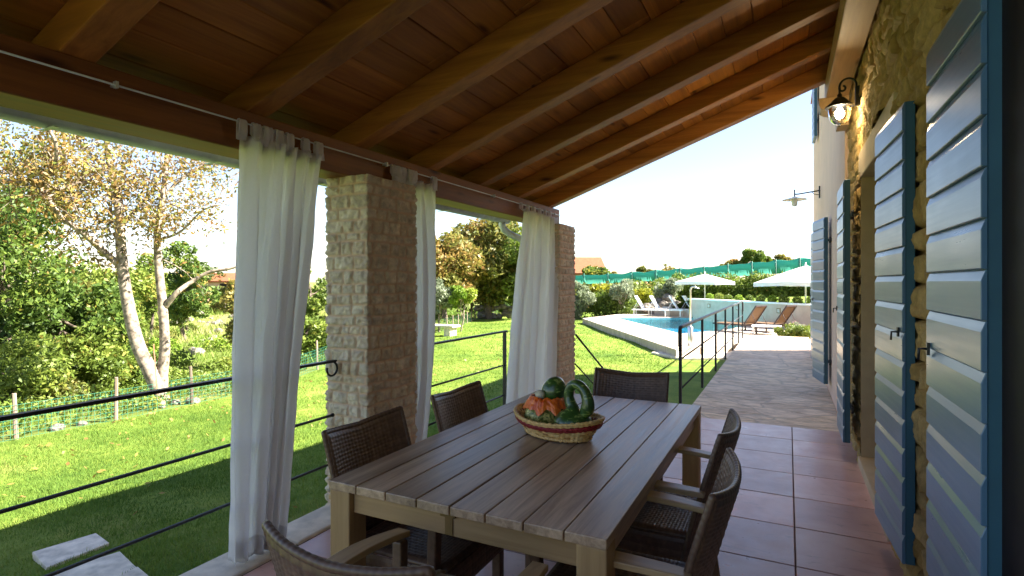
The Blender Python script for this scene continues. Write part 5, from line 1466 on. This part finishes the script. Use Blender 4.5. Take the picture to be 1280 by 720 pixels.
# ------------------------------------------------------------------ parasols
def parasol(px_pole, ybase, zb, half, ztop, drop, label, rot=0, d=None):
    p = pz(px_pole, ybase, zb) if d is None else Vector((*pd(px_pole, 353, d).xy, zb))
    th = thing('parasol', p, label, 'parasol', 'white parasols by the pool')
    b = MB(); b.tube([(p.x, p.y, zb), (p.x, p.y, ztop)], .03, 12); b.build('pole', M['white_paint'], th)
    b = MB(); b.lathe([(0, .0), (.28, .0), (.28, .06), (.05, .09), (.05, .2), (0, .2)], p, 20); b.build('base', M['white_paint'], th)
    b = MB(); vs = [(p.x, p.y, ztop)]; n = 8
    ring = []
    for lev, f in ((1, .12), (2, .5), (3, 1.0), (4, 1.0)):
        for k in range(n):
            an = rot + k * 2 * math.pi / n
            rr = half * f * (1.0 if k % 2 == 0 else 1 / math.sqrt(2) * 1.0)
            if k % 2 == 1: rr = half * f * .7071 * 1.0 * 1.02
            z = ztop - drop * f * (1.0 if k % 2 == 0 else .93) - (.16 if lev == 4 else 0)
            vs.append((p.x + rr * math.cos(an), p.y + rr * math.sin(an), z))
    fs = [(0, 1 + k, 1 + (k + 1) % n) for k in range(n)]
    for L_ in range(3):
        for k in range(n): fs.append((1 + L_ * n + k, 1 + (L_ + 1) * n + k, 1 + (L_ + 1) * n + (k + 1) % n, 1 + L_ * n + (k + 1) % n))
    b.add(vs, fs); o = b.build('canopy', M['parasol'], th); m = o.modifiers.new('thickness', 'SOLIDIFY'); m.thickness = .006
    for k in range(0, n):
        an = rot + k * 2 * math.pi / n; rr = half * (1 if k % 2 == 0 else .72)
        b = MB(); b.bar((p.x, p.y, ztop - .06), (p.x + .97 * rr * math.cos(an), p.y + .97 * rr * math.sin(an), ztop - drop * (1 if k % 2 == 0 else .93) - .03), .018, .012); b.build('rib', M['white_paint'], th)
    b = MB(); b.lathe([(.0, .12), (.02, .11), (.03, .05), (.05, 0)], (p.x, p.y, ztop), 10); b.build('finial', M['white_paint'], th)
    return th
parasol(881, 394.5, DECK_Z, 1.58, 1.95, .42, 'white parasol standing behind the shower post beside the white sunbeds', .45)
parasol(1007, 407, DECK_Z, 2.0, 2.2, .72, 'large white parasol beside the house corner behind the brown loungers', .3)

# pool shower
p = pz(863, 440.5, -.44); p.z = -.44
sh = thing('pool_shower', p, 'slim steel pool shower column on the pale slab beside the pool', 'shower')
b = MB(); b.lathe([(.0, 0), (.10, 0), (.10, .02), (.07, .025), (.075, .03), (.075, .70), (.06, .72), (0, .72)], p, 20); b.build('column', M['steel'], sh)
b = MB(); b.tube([p + Vector((0, 0, .7)), p + Vector((0, 0, 1.72)), p + Vector((.03, -.02, 1.80)), p + Vector((.10, -.05, 1.83)), p + Vector((.16, -.08, 1.80))], .024, 12); b.build('riser', M['steel'], sh)
b = MB(); b.lathe([(0, .03), (.02, .03), (.07, 0), (.07, -.01), (0, -.01)], p + Vector((.18, -.09, 1.78)), 16); b.build('shower_head', M['steel'], sh)

# ------------------------------------------------------------------ brown loungers and the low white table between them
def make_lounger(frame, fabric, leg_h, ang, label, cat='sun lounger', name='sun_lounger', slats=False):
    g = thing(name, (0, 0, 0), label, cat)
    W_, L_, bl_ = .62, 1.25, .78          # lies along +y, backrest hinge at y=0 going to -y
    b = MB()
    for s in (-1, 1): b.bar((s * W_ / 2, -.55, leg_h), (s * W_ / 2, L_, leg_h), .04, .05)
    b.bar((-W_ / 2, L_, leg_h), (W_ / 2, L_, leg_h), .04, .05); b.bar((-W_ / 2, -.55, leg_h), (W_ / 2, -.55, leg_h), .04, .05); b.build('frame', frame, g)
    for s in (-1, 1):
        for y in (-.45, L_ - .12):
            b = MB(); b.bar((s * (W_ / 2 - .02), y, 0), (s * (W_ / 2 - .02), y, leg_h - .026), .045, .045, (0, 1, 0)); b.build('leg', frame, g)
    c, s_ = math.cos(ang), math.sin(ang)
    b = MB()
    if slats:
        for k in range(9): b.box(-W_ / 2 + .03, W_ / 2 - .03, .03 + k * .134, .03 + k * .134 + .105, leg_h + .026, leg_h + .044)
    else: b.box(-W_ / 2 + .02, W_ / 2 - .02, 0, L_ - .02, leg_h + .026, leg_h + .036)
    b.build('bed', fabric, g)
    rest = bpy.data.objects.new('backrest', None); COL.objects.link(rest); rest.parent = g
    P_ = lambda x, q, o=0: (x, -q * c - o * s_, leg_h + .035 + q * s_ - o * c)
    b = MB()
    for s in (-1, 1): b.bar(P_(s * W_ / 2, 0), P_(s * W_ / 2, bl_), .035, .045)
    b.bar(P_(-W_ / 2, bl_), P_(W_ / 2, bl_), .035, .045); b.build('back_frame', frame, rest)
    if slats:
        b = MB()
        for k in range(6): b.bar(P_(-W_ / 2 + .02, .09 + k * .128), P_(W_ / 2 - .02, .09 + k * .128), .105, .016, (0, s_, c))
        b.build('back_slats', fabric, rest)
    else:
        vs = []; fs = []
        for i in range(9):
            for j in range(9):
                u = i / 8; v = j / 8; vs.append(P_((u - .5) * (W_ - .03), .02 + v * (bl_ - .04), .035 * math.sin(math.pi * u) * math.sin(math.pi * v)))
        for i in range(8):
            for j in range(8): a_ = i * 9 + j; fs.append((a_, a_ + 9, a_ + 10, a_ + 1))
        b = MB(); b.add(vs, fs, True); o = b.build('sling', fabric, rest); m = o.modifiers.new('thickness', 'SOLIDIFY'); m.thickness = .008
    b = MB()
    b.tube([(-(W_ / 2 - .03), -.5, leg_h), P_(-(W_ / 2 - .03), bl_ * .6), P_(W_ / 2 - .03, bl_ * .6), (W_ / 2 - .03, -.5, leg_h)], .011, 6)
    b.build('prop', frame, g)
    return g
drk = mat_plain('dark_lounger_frame', (.05, .03, .025), .45)
lg1 = make_lounger(drk, M['tan_mesh'], .27, math.radians(55), 'dark-framed lounger with raised tan sling back, nearer the walkway railing')
lg2 = copy_tree(lg1); tag(lg2, 'dark-framed lounger with raised tan sling back, nearer the house corner')
for o, px, py in ((lg1, 936, 417), (lg2, 974, 416.5)):
    q = pz(px, py, DECK_Z); o.location = (q.x + .0, q.y + .35, DECK_Z); o.rotation_euler = (0, 0, YAW + math.radians(33)); o['group'] = 'tan sling loungers by the pool'
q = pz(958, 418, DECK_Z); lt = thing('low_table', q, 'low white slatted table between the two tan loungers', 'table')
b = MB(); b.box(q.x - .45, q.x + .45, q.y - .28, q.y + .28, DECK_Z + .26, DECK_Z + .30); b.build('top', M['white_paint'], lt, .005)
for sx in (-.4, .4):
    for sy in (-.22, .22):
        b = MB(); b.box(q.x + sx - .02, q.x + sx + .02, q.y + sy - .02, q.y + sy + .02, DECK_Z, DECK_Z + .259); b.build('leg', M['white_paint'], lt)
wl = make_lounger(M['white_paint'], M['white_paint'], .34, math.radians(58), '', slats=True)
labs = ['leftmost white slatted sunbed in front of the low wall', 'second white slatted sunbed from the left, before the low wall', 'third white slatted sunbed from the left, before the stone heap', 'white slatted sunbed nearest the parasol pole']
for i, px in enumerate((803, 822, 846, 864)):
    o = wl if i == 0 else copy_tree(wl); q = pz(px, 395.5, DECK_Z); o.location = (q.x, q.y + .3, DECK_Z); o.rotation_euler = (0, 0, YAW - math.radians(118) + R.uniform(-.1, .1))
    tag(o, labs[i], 'sun lounger', 'white sunbeds beyond the pool')
# side tables between white beds
q = pz(834, 394, DECK_Z); lt = thing('side_table', q, 'small white side table among the white sunbeds', 'table')
b = MB(); b.lathe([(0, .44), (.26, .44), (.26, .41), (0, .41)], q, 20); b.build('top', M['white_paint'], lt)
b = MB(); b.tube([q, q + Vector((0, 0, .41))], .03, 8); b.build('leg', M['white_paint'], lt)
# low flowering plants beside the walkway end
for i, (px, py, w_) in enumerate(((985, 424, 22), (998, 421, 22), (1006, 425, 18))):
    q = pz(px, py, DECK_Z); r = w_ * 15.5 / F / 2 * 1.35; zb = DECK_Z
    th = thing('flower_bush', (q.x, q.y, zb), ['low spreading green plant at the walkway end, farthest from the house', 'low pinkish-flowered plant at the walkway end between two green ones', 'low green plant at the walkway end touching the house corner'][i], 'plant', 'low plants at the walkway end')
    rg = np.random.default_rng(40 + i); C, Rr = clumps(rg, (q.x, q.y, zb + .2), r, r, .22, 12, .10, .2)
    V, fq, t_ = leaves(C, Rr, 1800, .035, 60 + i, .2, .5, .2); np_mesh('foliage', V, fq, M['leaf_mid' if i != 1 else 'leaf_olive'], th, False, {'tone': ('FACE', t_)})
    V, fq, t_ = leaves(C + np.array([0, 0, .06]), Rr, 160, .022, 80 + i, .2); np_mesh('flowers', V, fq, mat_plain('pink_petal', (.5, .22, .25), .6) if i == 1 else M['leaf_gold'], th, False, {'tone': ('FACE', t_)})['kind'] = 'stuff'
    b = MB()
    for k in range(6): b.tube([(q.x, q.y, zb), tuple(C[k])], [.01, .005], 5)
    b.build('stem', M['bark_dark'], th)
